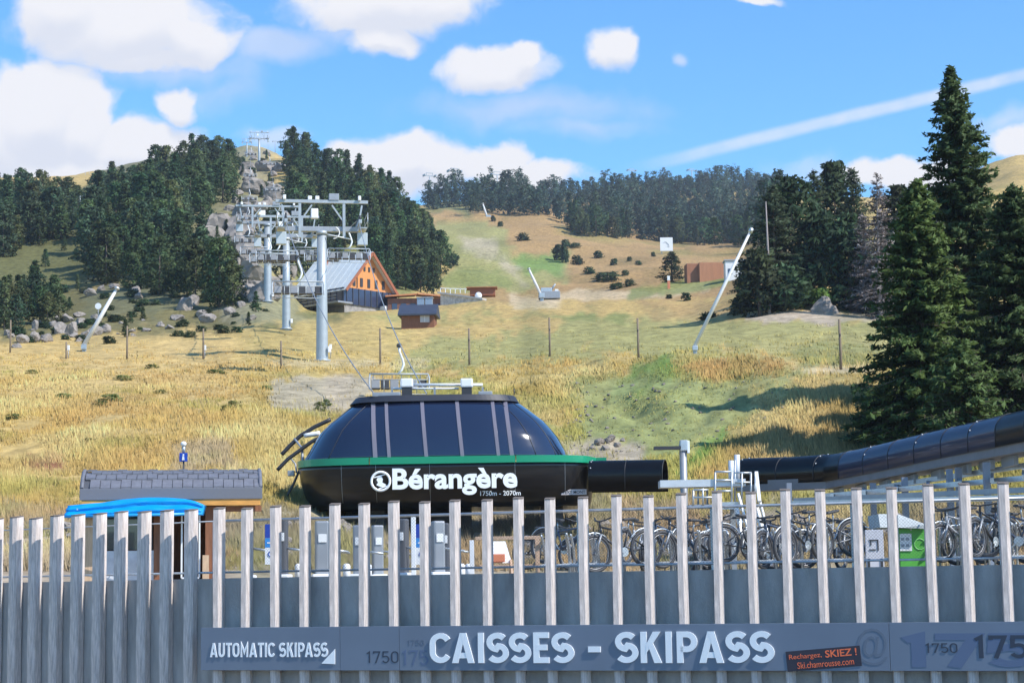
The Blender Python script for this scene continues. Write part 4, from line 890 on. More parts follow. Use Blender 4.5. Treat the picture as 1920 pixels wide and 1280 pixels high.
def build_station():
    base = gpt(850, YC); base.z = ZT; S = thing('lift_station', 'black domed chairlift station with tinted glass and a green band', 'lift station', tuple(base)); o0 = base
    def loft(name, key, mt, sub=3, capb=True, smooth=True):
        L = LEV[key]; zs = np.array([l[0] for l in L]); zz = np.unique(np.concatenate([np.linspace(zs[i], zs[i + 1], sub + 1) for i in range(len(zs) - 1)])); n = 84; m = MB(); vs, fs = [], []
        for z in zz:
            xl, xr, d = (np.interp(z, zs, [l[k] for l in L]) for k in (1, 2, 3)); c, a = (xl + xr) / 2, (xr - xl) / 2; e = 2 / NEXP[key]
            for k in range(n):
                g = 2 * math.pi * k / n; co, si = math.cos(g), math.sin(g)
                vs.append((c + a * math.copysign(abs(co) ** e, co) - o0.x, YC + d * math.copysign(abs(si) ** e, si) - o0.y, z - o0.z))
        for j in range(len(zz) - 1):
            for k in range(n): fs.append((j * n + k, j * n + (k + 1) % n, (j + 1) * n + (k + 1) % n, (j + 1) * n + k))
        m.add(vs, fs, smooth); o = len(vs)
        m.f += [tuple(range(n))[::-1], tuple(range(o - n, o))]; m.sm += [False, False]
        return m.build(name, mt, S)
    loft('lower_shell', 'low', black_gloss); loft('glass_shell', 'glass', glass_m); loft('roof_cap', 'cap', cap_m, 2, smooth=False)
    # the green band is made of three lengths
    zb0, zb1 = LEV['band'][0][0], LEV['band'][1][0]
    def band(pa, pb):
        m = MB(); n = 26; vs, fs = [], []; xa, xb = xcol(pa, 865), xcol(pb, 865)
        for i in range(n + 1):
            x = xa + (xb - xa) * i / n; y = front_y(min(x, LEV['band'][0][2] - .02), zb0, 'band')
            for yy, z in ((y - .03, zb0), (y - .05, zb1), (y + .3, zb1), (y + .3, zb0)): vs.append((x - o0.x, yy - o0.y, z - o0.z))
        for i in range(n):
            for k in range(4): fs.append((i * 4 + k, i * 4 + (k + 1) % 4, i * 4 + 4 + (k + 1) % 4, i * 4 + 4 + k))
        fs += [(0, 1, 2, 3), tuple(n * 4 + k for k in range(4))[::-1]]; m.add(vs, fs); m.build('green_band', green_m, S)
    band(565.5, 704); band(706, 966); band(968, 1134)
    # ribs over the glass: photo columns at the top and the bottom of each
    zg0, zg1 = LEV['glass'][0][0], LEV['glass'][-1][0]
    for (pt, pb, w) in ((697, 705, .09), (722, 731, .07), (790, 800, .075), (856, 867, .075), (923, 934, .07), (947, 959, .08)):
        m = MB(); n = 12; vs, fs = [], []
        for i in range(n + 1):
            t = i / n; z = zg0 + (zg1 - zg0) * t; px = pb + (pt - pb) * t; x = at(px, 800, 67.4).x; y = front_y(x, z, 'glass')
            for dx, dy in ((-w, .05), (-w * .8, -.035), (w * .8, -.035), (w, .05)): vs.append((x + dx - o0.x, y + dy - o0.y, z - o0.z))
        for i in range(n):
            for k in range(3): fs.append((i * 4 + k, i * 4 + k + 1, i * 4 + 5 + k, i * 4 + 4 + k))
        m.add(vs, fs); m.build('rib', rib_m, S)
    for px in (585, 628, 1003, 1040):     # thin joints of the rounded ends
        m = MB(); pts = []
        for i in range(13):
            t = i / 12; z = zg0 + (zg1 - zg0) * t; q = (px - 571) / 495; xl = np.interp(z, [l[0] for l in LEV['glass']], [l[1] for l in LEV['glass']]); xr = np.interp(z, [l[0] for l in LEV['glass']], [l[2] for l in LEV['glass']]); x = xl + (xr - xl) * q
            pts.append((x - o0.x, front_y(x, z, 'glass') - .004 - o0.y, z - o0.z))
        m.tube(pts, .016, 5); m.build('joint', cap_m, S)
    zl0, zl1 = LEV['low'][0][0], LEV['low'][-1][0]
    for px in (640, 705, 806, 966, 1060):      # panel joints of the lower shell
        m = MB(); x = at(px, 900, 67).x; m.tube([(x - o0.x, front_y(x, zl0 + (zl1 - zl0) * t / 8, 'low') - .002 - o0.y, zl0 + (zl1 - zl0) * t / 8 - o0.z) for t in range(1, 9)], .010, 5); m.build('joint', steel_m, S)
    # lettering follows the shell
    def onto(me, key='low', lift=.02):
        n = len(me.vertices)
        zm = max(v.co.z for v in me.vertices) if n else 0
        for v in me.vertices:
            x, z = v.co.x, v.co.z; v.co = Vector((x - o0.x, front_y(x, zm, key) - lift + v.co.y - o0.y, z - o0.z))
        me.update(); return me
    D = 66.9
    def word(name, tx, a, b, yt, yb, bold, mt, depth=.03):
        xa, xb = at(a, 905, D).x, at(b, 905, D).x; zt, zb = at((a + b) / 2, yt, D).z, at((a + b) / 2, yb, D).z
        me = onto(fit_text(name, tx, xa, xb, zb, zt, bold, depth, 1.0, mt)); link(name, me, S)
    word('lettering', 'Bérangère', 736, 970, 876, 928, .032, white_m); word('lettering', '1750m - 2070m', 900, 976, 919, 928, .012, white_m)
    em = MB(); c = at(714, 902, D); r = 20 * D / F_PX; ring = []
    em.ring((c.x, -.02, c.z), r * .87, r * .13, 'Y', 32, 6); link('emblem_ring', onto(em.mesh('emblem_ring', white_m)), S)
    e2 = MB(); s = D / F_PX; sh = [(-5, 9), (1, 11), (4, 4), (3, -2), (10, -6), (7, -11), (-1, -10), (-8, -7), (-5, -2), (-8, 3)]
    e2.prism([(c.x + a * s, -.0, c.z + b * s) for a, b in sh], (0, 0, 0), (0, -.03, 0)); link('emblem_mark', onto(e2.mesh('emblem_mark', white_m)), S)
    e3 = MB(); 
    for (a, b) in (((-13, 7), (9, 13)), ((-4, -14), (14, -8))): e3.bar((c.x + a[0] * s, -.02, c.z + a[1] * s), (c.x + b[0] * s, -.02, c.z + b[1] * s), .035)
    link('emblem_stroke', onto(e3.mesh('emblem_stroke', white_m)), S)
    pl = MB(); p0, p1 = at(1053, 926, D), at(1101, 915, D); x0 = p0.x; y = front_y(p0.x, p0.z, 'low'); pl.box(((p0.x + p1.x) / 2 - o0.x, y - .03 - o0.y, (p0.z + p1.z) / 2 - o0.z), (p1.x - p0.x, .03, p1.z - p0.z)); P = pl.build('maker_plate', mat('plate_grey', (.55, .50, .50), .5), S)
    me = fit_text('plate_text', 'TEXT MONT', p0.x + .05 - o0.x, p1.x - .05 - o0.x, p0.z + .04 - o0.z, p1.z - .04 - o0.z, .01, .004, 1.0, dark_m); link('plate_text', me, P).location = (0, y - .048 - o0.y, 0)
    # roof: two white floodlight boxes on a bar, small hatches
    zr = LEV['cap'][1][0] - .02
    for px in (763, 875):
        q = at(px, 718, 68.6); b = MB(); b.box((q.x - o0.x, q.y - o0.y, q.z - o0.z), (.44, .34, .32), bevel=.05); fl = b.build('floodlight', white_p, S)
        k = MB(); k.box((q.x - o0.x, q.y + .02 - o0.y, (zr + q.z - .16) / 2 - o0.z), (.36, .3, q.z - .16 - zr)); k.build('bracket', dark_m, fl)
    for y, a, b, r in ((721, 774, 905, .05), (728, 735, 860, .035)):
        p, q = at(a, y, 68.9), at(b, y, 68.9); MB().tube([(p.x - o0.x, p.y - o0.y, p.z - o0.z), (q.x - o0.x, q.y - o0.y, q.z - o0.z)], r, 8).build('roof_rail', white_p, S)
    for px in (735, 815, 905):
        p = at(px, 728, 68.9); MB().box((p.x - o0.x, p.y - o0.y, (p.z + zr) / 2 - o0.z), (.07, .07, p.z - zr + .1)).build('rail_stand', steel_m, S)
    p = at(725, 731, 68.4); MB().box((p.x - o0.x, p.y - o0.y, zr + .07 - o0.z), (1.0, .5, .16), bevel=.03).build('roof_hatch', steel_m, S)
    p = at(910, 731, 68.4); MB().box((p.x - o0.x, p.y - o0.y, zr + .06 - o0.z), (.5, .5, .14), bevel=.03).build('roof_hatch', steel_m, S)
    p = at(964, 737, 68.4); MB().tube([(p.x - o0.x, p.y - o0.y, zr - o0.z), (p.x - o0.x, p.y - o0.y, zr + .22 - o0.z)], .025, 6).build('roof_peg', dark_m, S)
    # chair guide arms on the left flank
    def arm(pts, r, mt=dark_m, nm='guide_arm'):
        q = [at(a, b, d) - o0 for a, b, d in pts]; fine = []
        for i in range(len(q) - 1):
            for k in range(4): fine.append(q[i].lerp(q[i + 1], k / 4))
        fine.append(q[-1]); MB().tube(fine, r, 8).build(nm, mt, S)
    arm([(528, 852, 70), (543, 836, 70), (563, 817, 70), (590, 800, 70), (620, 786, 70)], .075); arm([(520, 881, 69.4), (540, 860, 69.4), (562, 844, 69.4), (584, 828, 69.4), (600, 820, 69.4)], .07)
    arm([(535, 935, 69), (550, 908, 69), (562, 880, 69), (570, 862, 69)], .045)
    arm([(552, 822, 70), (563, 836, 69.7), (568, 840, 69.6)], .04, steel_m, 'strut'); arm([(546, 860, 69.4), (554, 870, 69.3), (556, 886, 69.2)], .03, steel_m, 'strut'); arm([(570, 816, 70), (600, 812, 70)], .09, white_p, 'strut'); arm([(566, 838, 69.6), (568, 868, 69.4)], .05, steel_m, 'strut')
    q = at(546, 887, 69.2) - o0; MB().box(tuple(q), (.24, .25, .2), bevel=.02).build('sensor_box', steel_m, S)
    # what carries it: columns, dark machine room, side cheeks
    zl = LEV['low'][0][0]
    for px, w in ((622, .8), (700, .9), (1035, .8)):
        p = at(px, 1000, 70); MB().box((p.x - o0.x, 0, (zl - ZT) / 2), (w, 1.2, zl - ZT), bevel=.04).build('support_column', mat('column_dark', (.11, .11, .12), .8, var=.2, vscale=2), S)
    p, q = at(640, 1000, 71.4), at(885, 1000, 71.4); MB().box(((p.x + q.x) / 2 - o0.x, 71.4 - o0.y, (zl - ZT) / 2), (q.x - p.x, .2, zl - ZT)).build('back_wall', mat('machine_room_wall', (.05, .05, .055), .8), S)
    # black tube that leaves the station on the right
    tube_cover(S, o0, [(1106, 890, 67.6), (1170, 889, 67.4), (1248, 888, 67.0)], .50, 'tube_cover', [black_gloss, black_gloss], 2, .60)
def tube_cover(parent, o0, pts, r, name, mts, per, skirt=.28, rows=None):
    """long rounded hood with straight skirts, in bolted sections"""
    Q = [at(*p) for p in pts]
    # resample as a smooth path
    L = [0]
    for i in range(1, len(Q)): L.append(L[-1] + (Q[i] - Q[i - 1]).length)
    n = per; prof = [(math.cos(g) * r, math.sin(g) * r) for g in [math.pi * k / 14 for k in range(15)]]; prof = [(r, -skirt)] + prof + [(-r, -skirt)]
    def P(s):
        return Vector([float(np.interp(s, L, [q[i] for q in Q])) for i in range(3)])
    for sec in range(n):
        s0, s1 = L[-1] * sec / n, L[-1] * (sec + 1) / n; m = MB(); vs, fs = [], []; K = 4
        for k in range(K + 1):
            s = s0 + (s1 - s0 - .012) * k / K; c = P(s); t = (P(min(s + .3, L[-1])) - P(max(s - .3, 0))).normalized(); side = t.cross(Vector((0, 0, 1))).normalized(); up = side.cross(t)
            for inner in (1.0, .94):
                for a, b in prof: vs.append(c + side * a * inner + up * (b * (inner if b > 0 else 1)) - o0)
        w = len(prof); st = 2 * w
        for k in range(K):
            for i in range(w - 1):
                a = k * st + i; fs += [(a, a + 1, a + 1 + st, a + st), (a + w, a + w + st, a + w + 1 + st, a + w + 1)]
            for i in (0, w - 1): a = k * st + i; fs.append((a, a + st, a + st + w, a + w))
        m.add(vs, fs, True)
        for k in (0, K):
            e = vs[k * st:(k + 1) * st]; m.add(e, [(i, i + w, i + w + 1, i + 1) for i in range(w - 1)]); sec_o = m.build(name, mts[sec % len(mts)] if len(mts) < n else mts[sec], parent)
        rm = MB(); s = s1 = L[-1] * (sec + 1) / n - .02; c = P(s); t = (P(min(s + .3, L[-1])) - P(max(s - .3, 0))).normalized(); side = t.cross(Vector((0, 0, 1))).normalized(); up = side.cross(t)
        rm.tube([c + side * a * 1.004 + up * (b * 1.004) - o0 for a, b in prof], .014, 5); rm.build('seam_strip', dark_m, sec_o)
        if sec % 2 == 0:      # bright bolt heads along the seam
            s = s0 + .08; c = P(s); t = (P(min(s + .3, L[-1])) - P(max(s - .3, 0))).normalized(); side = t.cross(Vector((0, 0, 1))).normalized(); up = side.cross(t)
            if side.y > 0: side = -side
            for g in (25, 60, 100): 
                bm_ = MB(); bm_.sphere(c + side * (-math.cos(R(180 - g)) * (r + .012)) + up * (math.sin(R(g)) * (r + .012)) - o0, .022, 6, 4); b = bm_.build('bolt', white_p, sec_o)
build_station()
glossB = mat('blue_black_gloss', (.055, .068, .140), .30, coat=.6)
def build_garage():
    base = gpt(1660, 58); base.z = ZT; G = thing('chair_garage', 'long black rounded canopy over the steel rails of the chair garage, rising to the right', 'canopy', tuple(base)); o0 = base
    pts = [(1398, 888, 64), (1490, 886, 62.5), (1570, 881, 61), (1640, 868, 58.5), (1720, 850, 55.8), (1800, 833, 53.2), (1870, 818, 51), (1940, 803, 48.8), (2080, 775, 45)]
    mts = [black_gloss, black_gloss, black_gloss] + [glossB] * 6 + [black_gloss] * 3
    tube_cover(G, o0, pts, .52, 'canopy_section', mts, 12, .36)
    # round open end with a rim
    q = at(1399, 888, 64) - o0; m = MB(); t = (at(1490, 886, 62.5) - at(1398, 888, 64)).normalized()
    # channel beam under the canopy, cross brackets, rails, posts
    def beam(name, path, dz, w, h, mt, lat=0.0):
        Q = [at(*p) for p in path]
        for a, b in zip(Q[:-1], Q[1:]): 
            d = (b - a).normalized(); s = d.cross(Vector((0, 0, 1))).normalized(); MB().bar(a - o0 + Vector((0, 0, dz)) + s * lat, b - o0 + Vector((0, 0, dz)) + s * lat, w, h).build(name, mt, G)
    beam('channel_beam', [pts[0], pts[2], pts[4], pts[6], pts[8]], -.42, .9, .34, mat('beam_grey', (.20, .20, .215), .6, .2, var=.2, vscale=2))
    for i in range(10):
        s = i / 9; j = 2 + s * 5.5; a = int(j); f = j - a; p = at(*pts[a]).lerp(at(*pts[a + 1]), f) - o0
        MB().box((p.x, p.y - .1, p.z - .72), (.12, 1.3, .26)).build('bracket', steel_m, G)
    for k, (ya, yb, pa, pb, dd) in enumerate(((915, 862, 1640, 1990, 0), (930, 890, 1540, 1990, -.6), (938, 915, 1490, 1990, -1.1), (944, 930, 1470, 1990, -1.5))):
        p, q = at(pa, ya, 58 + dd), at(pb, yb, 48.5 + dd); MB().bar(p - o0, q - o0, .10, .14).build('rail', galv if k != 2 else steel_m, G)
    for k in range(7):
        t = k / 6; p, q = at(1560 + 360 * t, 930 - 36 * t, 56 - 8 * t), at(1560 + 360 * t, 926 - 52 * t, 61 - 8 * t); MB().bar(p - o0, q - o0, .10, .12).build('cross_rail', galv, G)
    for px, D in ((1482, 60.5), (1640, 56.5), (1785, 52), (1802, 52.6), (1855, 50), (1700, 54)):
        p = at(px, 1000, D); zt = at(px, 905 - max(0, px - 1640) * .18, D).z; MB().box((p.x - o0.x, p.y - o0.y, (zt - ZT) / 2), (.16, .18, zt - ZT)).build('steel_post', mat('blue_grey_steel', (.25, .28, .34), .5, .3), G)
build_garage()
def build_platform():
    D = 60; base = gpt(1340, D); base.z = ZT; T = thing('steel_platform', 'galvanised service platform with railings and a steep ladder between the two black tubes', 'platform', tuple(base)); o0 = base
    def P(px, py, d=0): return at(px, py, D + d) - o0
    MB().bar(P(1236, 908), P(1395, 905), .9, .22).build('deck_beam', mat('pale_steel', (.62, .65, .68), .45, .3, var=.1, vscale=3), T)
    MB().bar(P(1290, 950), P(1385, 948), 1.0, .10).build('deck', steel_m, T); MB().bar(P(1345, 948, -.55), P(1385, 947, -.55), .05, .22).build('toe_board', galv, T)
    for px, yt, yb, d in ((1341, 885, 948, -.5), (1372, 883, 948, -.5), (1378, 862, 948, .4), (1391, 885, 948, -.5), (1408, 886, 952, -.5), (1416, 886, 952, -.2), (1318, 915, 948, -.5), (1300, 918, 950, -.5), (1326, 915, 950, .3), (1309, 918, 950, .4)):
        MB().tube([P(px, yt, d), P(px, yb, d)], .035, 6).build('railing_post', galv, T)
    for a, b, y, d in ((1341, 1373, 884, -.5), (1341, 1373, 900, -.5), (1378, 1409, 886, -.5), (1378, 1409, 904, -.5), (1300, 1328, 918, -.5), (1300, 1345, 932, -.5), (1345, 1373, 920, -.5)):
        MB().tube([P(a, y, d), P(b, y, d)], .035, 6).build('handrail', galv, T)
    for px in (1371, 1382): MB().tube([P(px, 852 + (1382 - px), .8), P(px, 906, .8)], .09, 8).build('upright', mat('pale_steel2', (.62, .65, .68), .45, .2), T)
    # ladder: two stringers, treads, handrails
    for a, b, r, d in (((1380, 950), (1400, 1040), .055, -.6), ((1418, 950), (1449, 1068), .055, -.6), ((1384, 925), (1408, 1010), .03, -.75), ((1424, 936), (1452, 1045), .03, -.75), ((1418, 885), (1424, 940), .05, -.75)):
        MB().bar(P(*a, d), P(*b, d - .6), r * 2).build('ladder_rail', white_p, T)
    for k in range(9):
        t = k / 8; MB().bar(P(1381 + 22 * t, 955 + 92 * t, -.6 - .6 * t), P(1419 + 28 * t, 955 + 92 * t, -.6 - .6 * t), .06, .03).build('tread', galv, T)
    for px in (1345, 1375): 
        p = P(px, 1000, .4); MB().box((p.x, p.y, P(px, 950, .4).z / 2), (.16, .16, P(px, 950, .4).z)).build('support_post', steel_m, T)
    # post with a flat arm
    D2 = 61; b = gpt(1287, D2); b.z = ZT; g = thing('gantry_post', 'grey steel post with a dark flat arm pointing left, behind the fins', 'post', tuple(b))
    zt = at(1287, 832, D2).z - b.z; MB().tube([(0, 0, 0), (0, 0, zt)], .115, 12).build('pole', steel_m, g); MB().box((.02, 0, zt - .05), (.24, .3, .34), bevel=.03).build('head', galv, g)
    MB().box((-.5, 0, zt - .12), (.85, .34, .10)).build('arm', dark_m, g); MB().box((.16, -.05, zt - .1), (.08, .2, .4), bevel=.02).build('side_box', white_p, g)
build_platform()

# ================================================================== HUT WITH BLUE AWNING
def build_hut():
    D = 41.0; x0, x1 = at(139, 925, D).x, at(474, 925, D).x; base = Vector(((x0 + x1) / 2, D + 1.1, ZT)); T = thing('wooden_hut', 'small timber hut with a dark shingled roof behind the timber fins', 'hut', tuple(base)); o0 = base; w = x1 - x0
    slate = mat('slate_shingle', (.16, .165, .195), .6, var=.25, vscale=6); slate2 = mat('slate_edge', (.075, .08, .095), .6); amber = mat('amber_wood', (.72, .34, .08), .6, var=.35, vscale=4, stretch=(1, 4, 8)); pale = mat('pale_wood', (.60, .42, .27), .65, var=.3, vscale=4, stretch=(6, 6, .8)); brown = mat('brown_wood', (.26, .105, .05), .65, var=.4, vscale=3, stretch=(6, 6, .6))
    zE = at(300, 917, D).z - ZT; zT = at(300, 884, D + 1.1).z - ZT; zB = at(300, 933, D).z - ZT; tilt = Matrix.Rotation(-R(1.0), 4, 'Y')
    # curved roof: a barrel whose crown lies back
    def roof_pt(t, lift=0.0):     # t 0 = front eave, 1 = crown, 2 = back eave
        return (-1.15 + t * 1.15, zE + (zT - zE) * math.sin(math.pi / 2 * min(t, 2 - t)) ** .8 + lift)
    m = MB(); n = 14; prof = [roof_pt(2 * k / n) for k in range(n + 1)]; poly = [(-w / 2, y, z) for y, z in prof] + [(-w / 2, 1.15, zB), (-w / 2, -1.15, zB)]; m.prism(poly, (0, 0, 0), (w, 0, 0)); rf = m.build('roof', slate2, T)
    rows = 4; cols = 16
    for r_ in range(rows):
        sh = MB(); t0, t1 = r_ / rows, (r_ + 1) / rows
        for c in range(cols + 1):
            cw = (w - .36) / cols; xa = -w / 2 + .2 + (c - (.5 if r_ % 2 else 0)) * cw; xb = xa + cw - .012; xa, xb = max(xa, -w / 2 + .02), min(xb, w / 2 - .02)
            if xb - xa < .05: continue
            up = .012 + .016 * ((c * 7 + r_ * 3) % 3 == 0) ; y0, z0 = roof_pt(t0, up + .02); y1, z1 = roof_pt(t1 + .02, up); lo = -.03
            sh.add([(xa, y0 - .02, z0 + lo), (xb, y0 - .02, z0 + lo), (xb, y0 - .02, z0 + .012), (xa, y0 - .02, z0 + .012), (xa, y1, z1 - .01), (xb, y1, z1 - .01), (xb, y1, z1 + .004), (xa, y1, z1 + .004)], [(0, 1, 2, 3), (3, 2, 6, 7), (4, 7, 6, 5), (0, 4, 5, 1), (0, 3, 7, 4), (1, 5, 6, 2)])
        sh.build('shingles', slate, rf)
    for sx in (-1, 1):
        e = MB(); e.tube([(sx * (w / 2 - .03), y, z + .02) for y, z in prof], .045, 6); e.build('roof_edge', slate, rf)
    MB().box((0, -1.17, (zE + zB) / 2 - .01), (w + .02, .05, zE - zB + .06), bevel=.01).build('fascia', mat('fascia_grey', (.15, .155, .18), .6), T)
    zA = at(450, 946, D).z - ZT; zA2 = at(450, 957, D).z - ZT
    MB().box((0, -1.10, (zB + zA) / 2), (w - .06, .14, zB - zA - .005), bevel=.008).build('header_board', amber, T)
    xd = at(405, 950, D).x - o0.x
    MB().box(((xd + w / 2) / 2, -.9, (zA + zA2) / 2), (w / 2 - xd, .10, zA - zA2)).build('shade_board', brown, T)
    def wall(pa, pb, yt, yb, mt, nm, y=-.92, th=.10):
        a, b = at(pa, 1000, D + .15).x - o0.x, at(pb, 1000, D + .15).x - o0.x; zt = at((pa + pb) / 2, yt, D).z - ZT; zb = max(0, at((pa + pb) / 2, yb, D).z - ZT); return MB().box(((a + b) / 2, y, (zt + zb) / 2), (b - a, th, zt - zb)).build(nm, mt, T)
    wall(148, 176, 948, 1140, pale, 'corner_post'); wall(276, 302, 948, 1140, brown, 'door_post'); wall(371, 404, 948, 1140, brown, 'door_post'); wall(366, 378, 1040, 1140, pale, 'side_rail', -.98)
    wall(176, 276, 1032, 1140, mat('hut_counter', (.62, .63, .66), .6, var=.25, vscale=5), 'counter', -.90)
    wn = wall(180, 272, 965, 1030, mat('hut_glass', (.03, .035, .04), .12, coat=.6), 'window', -.86, .04)
    for px in (180, 226, 272): 
        a = at(px, 1000, D + .15).x - o0.x; MB().box((a, -.90, at(px, 998, D).z - ZT), (.035, .05, .78)).build('frame', dark_m, wn)
    MB().box(((xd - w / 2) / 2, .9, zB / 2), (xd + w / 2 - .1, .1, zB)).build('back_wall', brown, T)
    for x in (-w / 2 + .2, xd - .02): MB().box((x, .1, zB / 2), (.08, 1.6, zB)).build('side_wall', pale if x < 0 else brown, T)
    MB().box((w / 2 - .25, .85, zB / 2), (.09, .09, zB)).build('corner_post', pale, T)
    fr = MB(); a, b = at(325, 1000, D).x - o0.x, at(358, 1000, D).x - o0.x; z0, z1 = max(.02, at(340, 1083, D).z - ZT), at(340, 962, D).z - ZT
    for p, q in (((a, z0), (a, z1)), ((b, z0), (b, z1)), ((a, z0), (b, z0)), ((a, z1), (b, z1))): fr.bar((p[0], -.95, p[1]), (q[0], -.95, q[1]), .035)
    fr.build('open_frame', white_p, T)
    for px in (200, 240, 252): 
        p = at(px, 1050, D - .4); MB().ring((p.x - o0.x, -1.15, at(px, 1052, D).z - ZT), .10, .012, 'X', 12, 5).build('handle', galv, T)
    T.rotation_euler.z = R(9)
    # awning: a thick sagging roll of cloth over a front bar
    blue = mat('blue_cloth', (.0, .30, .72), .45, var=.12, vscale=2, spec=.4); A = thing('awning', 'bright sky blue folded fabric awning hanging along the front of the timber hut', 'awning', (o0.x, o0.y - 1.2, ZT)); oa = Vector((o0.x, o0.y - 1.2, ZT))
    n = 36; m = MB(); vs, fs = [], []; K = 12
    for i in range(n + 1):
        t = i / n; px = 128 + 254 * t; top = 936 - 5 * math.sin(math.pi * min(1, max(0, (t - .25) / .65))) + 12 * (1 - t) ** 2.2 + (10 * ((t - .85) / .15) ** 2 if t > .85 else 0); bot = 969 - 4 * t + 1.3 * math.sin(t * 19); 
        x = at(px, 950, D - .3).x; zt, zb = at(px, top, D - .2).z, at(px, bot, D - .2).z
        for k in range(K):
            s = k / (K - 1); z = zt + (zb - zt) * s; y = -.28 - .30 * s + .05 * math.sin(s * 13 + t * 3.0) + .02 * math.sin(t * 31 + s * 5)
            vs.append((x - oa.x, y, z - oa.z))
        for k in range(K):
            s = 1 - k / (K - 1); z = zt + (zb - zt) * s; vs.append((x - oa.x, .18 - .35 * s, z - oa.z - .012))
    W2 = 2 * K
    for i in range(n):
        for k in range(W2): fs.append((i * W2 + k, i * W2 + (k + 1) % W2, (i + 1) * W2 + (k + 1) % W2, (i + 1) * W2 + k))
    fs += [tuple(range(W2)), tuple(range(n * W2, n * W2 + W2))[::-1]]; m.add(vs, fs, True); m.build('cloth', blue, A)
    p, q = at(127, 969, D - .3), at(384, 964, D - .3); MB().tube([(p.x - oa.x, -.60, p.z - oa.z), (q.x - oa.x, -.60, q.z - oa.z)], .03, 8).build('front_bar', mat('awning_bar_blue', (.02, .34, .75), .3), A)
    for px in (150, 350): 
        p = at(px, 955, D - .3); MB().bar((p.x - oa.x, -.45, p.z - oa.z), (p.x - oa.x, .25, p.z + .05 - oa.z), .03).build('arm', white_p, A)
build_hut()

# ================================================================== CHAIRLIFT
pale_galv = mat('pale_galvanised', (.40, .44, .47), .5, .35, var=.14, vscale=2)
dark_seat = mat('seat_black', (.05, .05, .055), .6)
LINE = R(9.4)                                                   # the line climbs away, slightly to the left
def make_pylon(label, group=None, H=9.6):
    o = thing('lift_pylon', label, 'lift pylon', (0, 0, 0), LINE, group)
    MB().tube([(0, 0, -1.5), (0, 0, .05), (0, 0, H * .5), (0, 0, H)], [.46, .45, .40, .35], 20).build('column', pale_galv, o)
    MB().tube([(0, 0, H - .02), (0, 0, H + .25)], [.42, .42], 20).build('column_head', pale_galv, o)
    MB().tube([(0, 0, .02), (0, 0, .16)], [.62, .62], 20).build('foot_flange', pale_galv, o)
    MB().box((0, 0, H + .40), (5.5, .42, .38), bevel=.04).build('crossarm', steel_m, o)
    for sx in (-1, 1):
        x = sx * 2.75
        sb = MB().box((x, 0, H + .72), (.24, 3.6, .30), bevel=.03).build('sheave_beam', pale_galv, o)
        for k in range(8): MB().tube([(x - .07, -1.6 + k * .457, H + .98), (x + .07, -1.6 + k * .457, H + .98)], .215, 14).build('sheave', dark_m, sb)
        MB().box((x + sx * .30, 0, H + .35), (.55, 2.6, .05)).build('catwalk', galv, o)
        MB().box((x + sx * .28, -.2, H - .35), (.75, .5, .95), bevel=.05).build('control_box', mat('sheave_cover', (.44, .50, .55), .5, .1), o)
        # lifting gantry
        MB().bar((sx * 1.65, -.3, H - .3), (sx * 1.65, -.3, H + 2.35), .20).build('gantry_post', pale_galv, o)
        MB().bar((sx * 1.65, -.3, H + .9), (sx * .75, -.3, H + 2.2), .11).build('gantry_brace', pale_galv, o)
        MB().bar((sx * 2.75, -.3, H + .75), (sx * 3.0, -.3, H + 2.2), .13).build('gantry_brace', pale_galv, o)
        MB().box((x + sx * .05, -.6, H + 2.70), (.22, .25, .34), bevel=.04).build('lamp_box', white_p, o)
        rl = [(x + sx * .6, y, z) for y, z in ((-1.3, H + .35), (-1.3, H + 1.45), (1.3, H + 1.45), (1.3, H + .35))]
        MB().tube(rl, .03, 6).build('catwalk_rail', galv, o); MB().tube([(x + sx * .6, -1.3, H + .9), (x + sx * .6, 1.3, H + .9)], .025, 6).build('catwalk_rail', galv, o)
    MB().box((0, -.3, H + 2.45), (6.9, .26, .24), bevel=.02).build('gantry_beam', pale_galv, o)
    MB().box((.9, -.3, H + 2.8), (.75, .4, .5), bevel=.03).build('winch_box', steel_m, o)
    for x in (-.9, -.35): MB().box((x, -.3, H + 2.72), (.3, .3, .3), bevel=.05).build('lamp_box', white_p, o)
    MB().box((-.55, -.2, H + 1.55), (.55, .45, .75), bevel=.08).build('number_plate', white_p, o)
    MB().tube([(2.2, -.4, H - .4), (.4, -.4, H - .05)], .05, 6).build('stay', white_p, o); MB().ring((.85, -.35, H + .1), .45, .045, 'Y', 14, 6, -1.6, 1.2).build('cable_loop', white_p, o)
    MB().box((.52, -.42, .9), (.22, .25, .45), bevel=.03).build('switch_box', white_p, o)
    # ladder up the column
    ld = MB(); 
    for sx in (-.17, .17): ld.tube([(.46 * 0 + sx, .52, .4), (sx, .45, H)], .02, 5)
    for k in range(26): ld.tube([(-.17, .51 - k * .0025, .6 + k * .34), (.17, .51 - k * .0025, .6 + k * .34)], .015, 5)
    ld.build('ladder', galv, o)
    return o
def line_x(D): return -13.5 - .165 * (D - 137)
PYL = make_pylon('nearest grey lift pylon, its thick tapered column standing on the golden meadow')
g = gpt(604, 137); PYL.location = (g.x, g.y, g.z); PY_H = []
sc0 = (at(604, 440, 137).z - g.z) / 9.6; PYL.scale = (sc0, sc0, sc0); PY_H.append((g, sc0))
def more_pylon(px, D, ytop, label, group=None, k=1.0):
    c = copy_tree(PYL); g = gpt(px, D); s = (at(px, ytop, D).z - g.z) / 9.6; c.location = g; c.scale = (s * k, s * k, s); tag(c, label); 
    if group: c['group'] = group
    PY_H.append((g, s)); return c
p2 = more_pylon(537, 190, 450, 'second lift pylon uphill, partly behind the hanging chair left of the nearest pylon'); p3 = more_pylon(502, 250, 424, 'third lift pylon, standing left of the second in front of the stony gully', k=1.15)
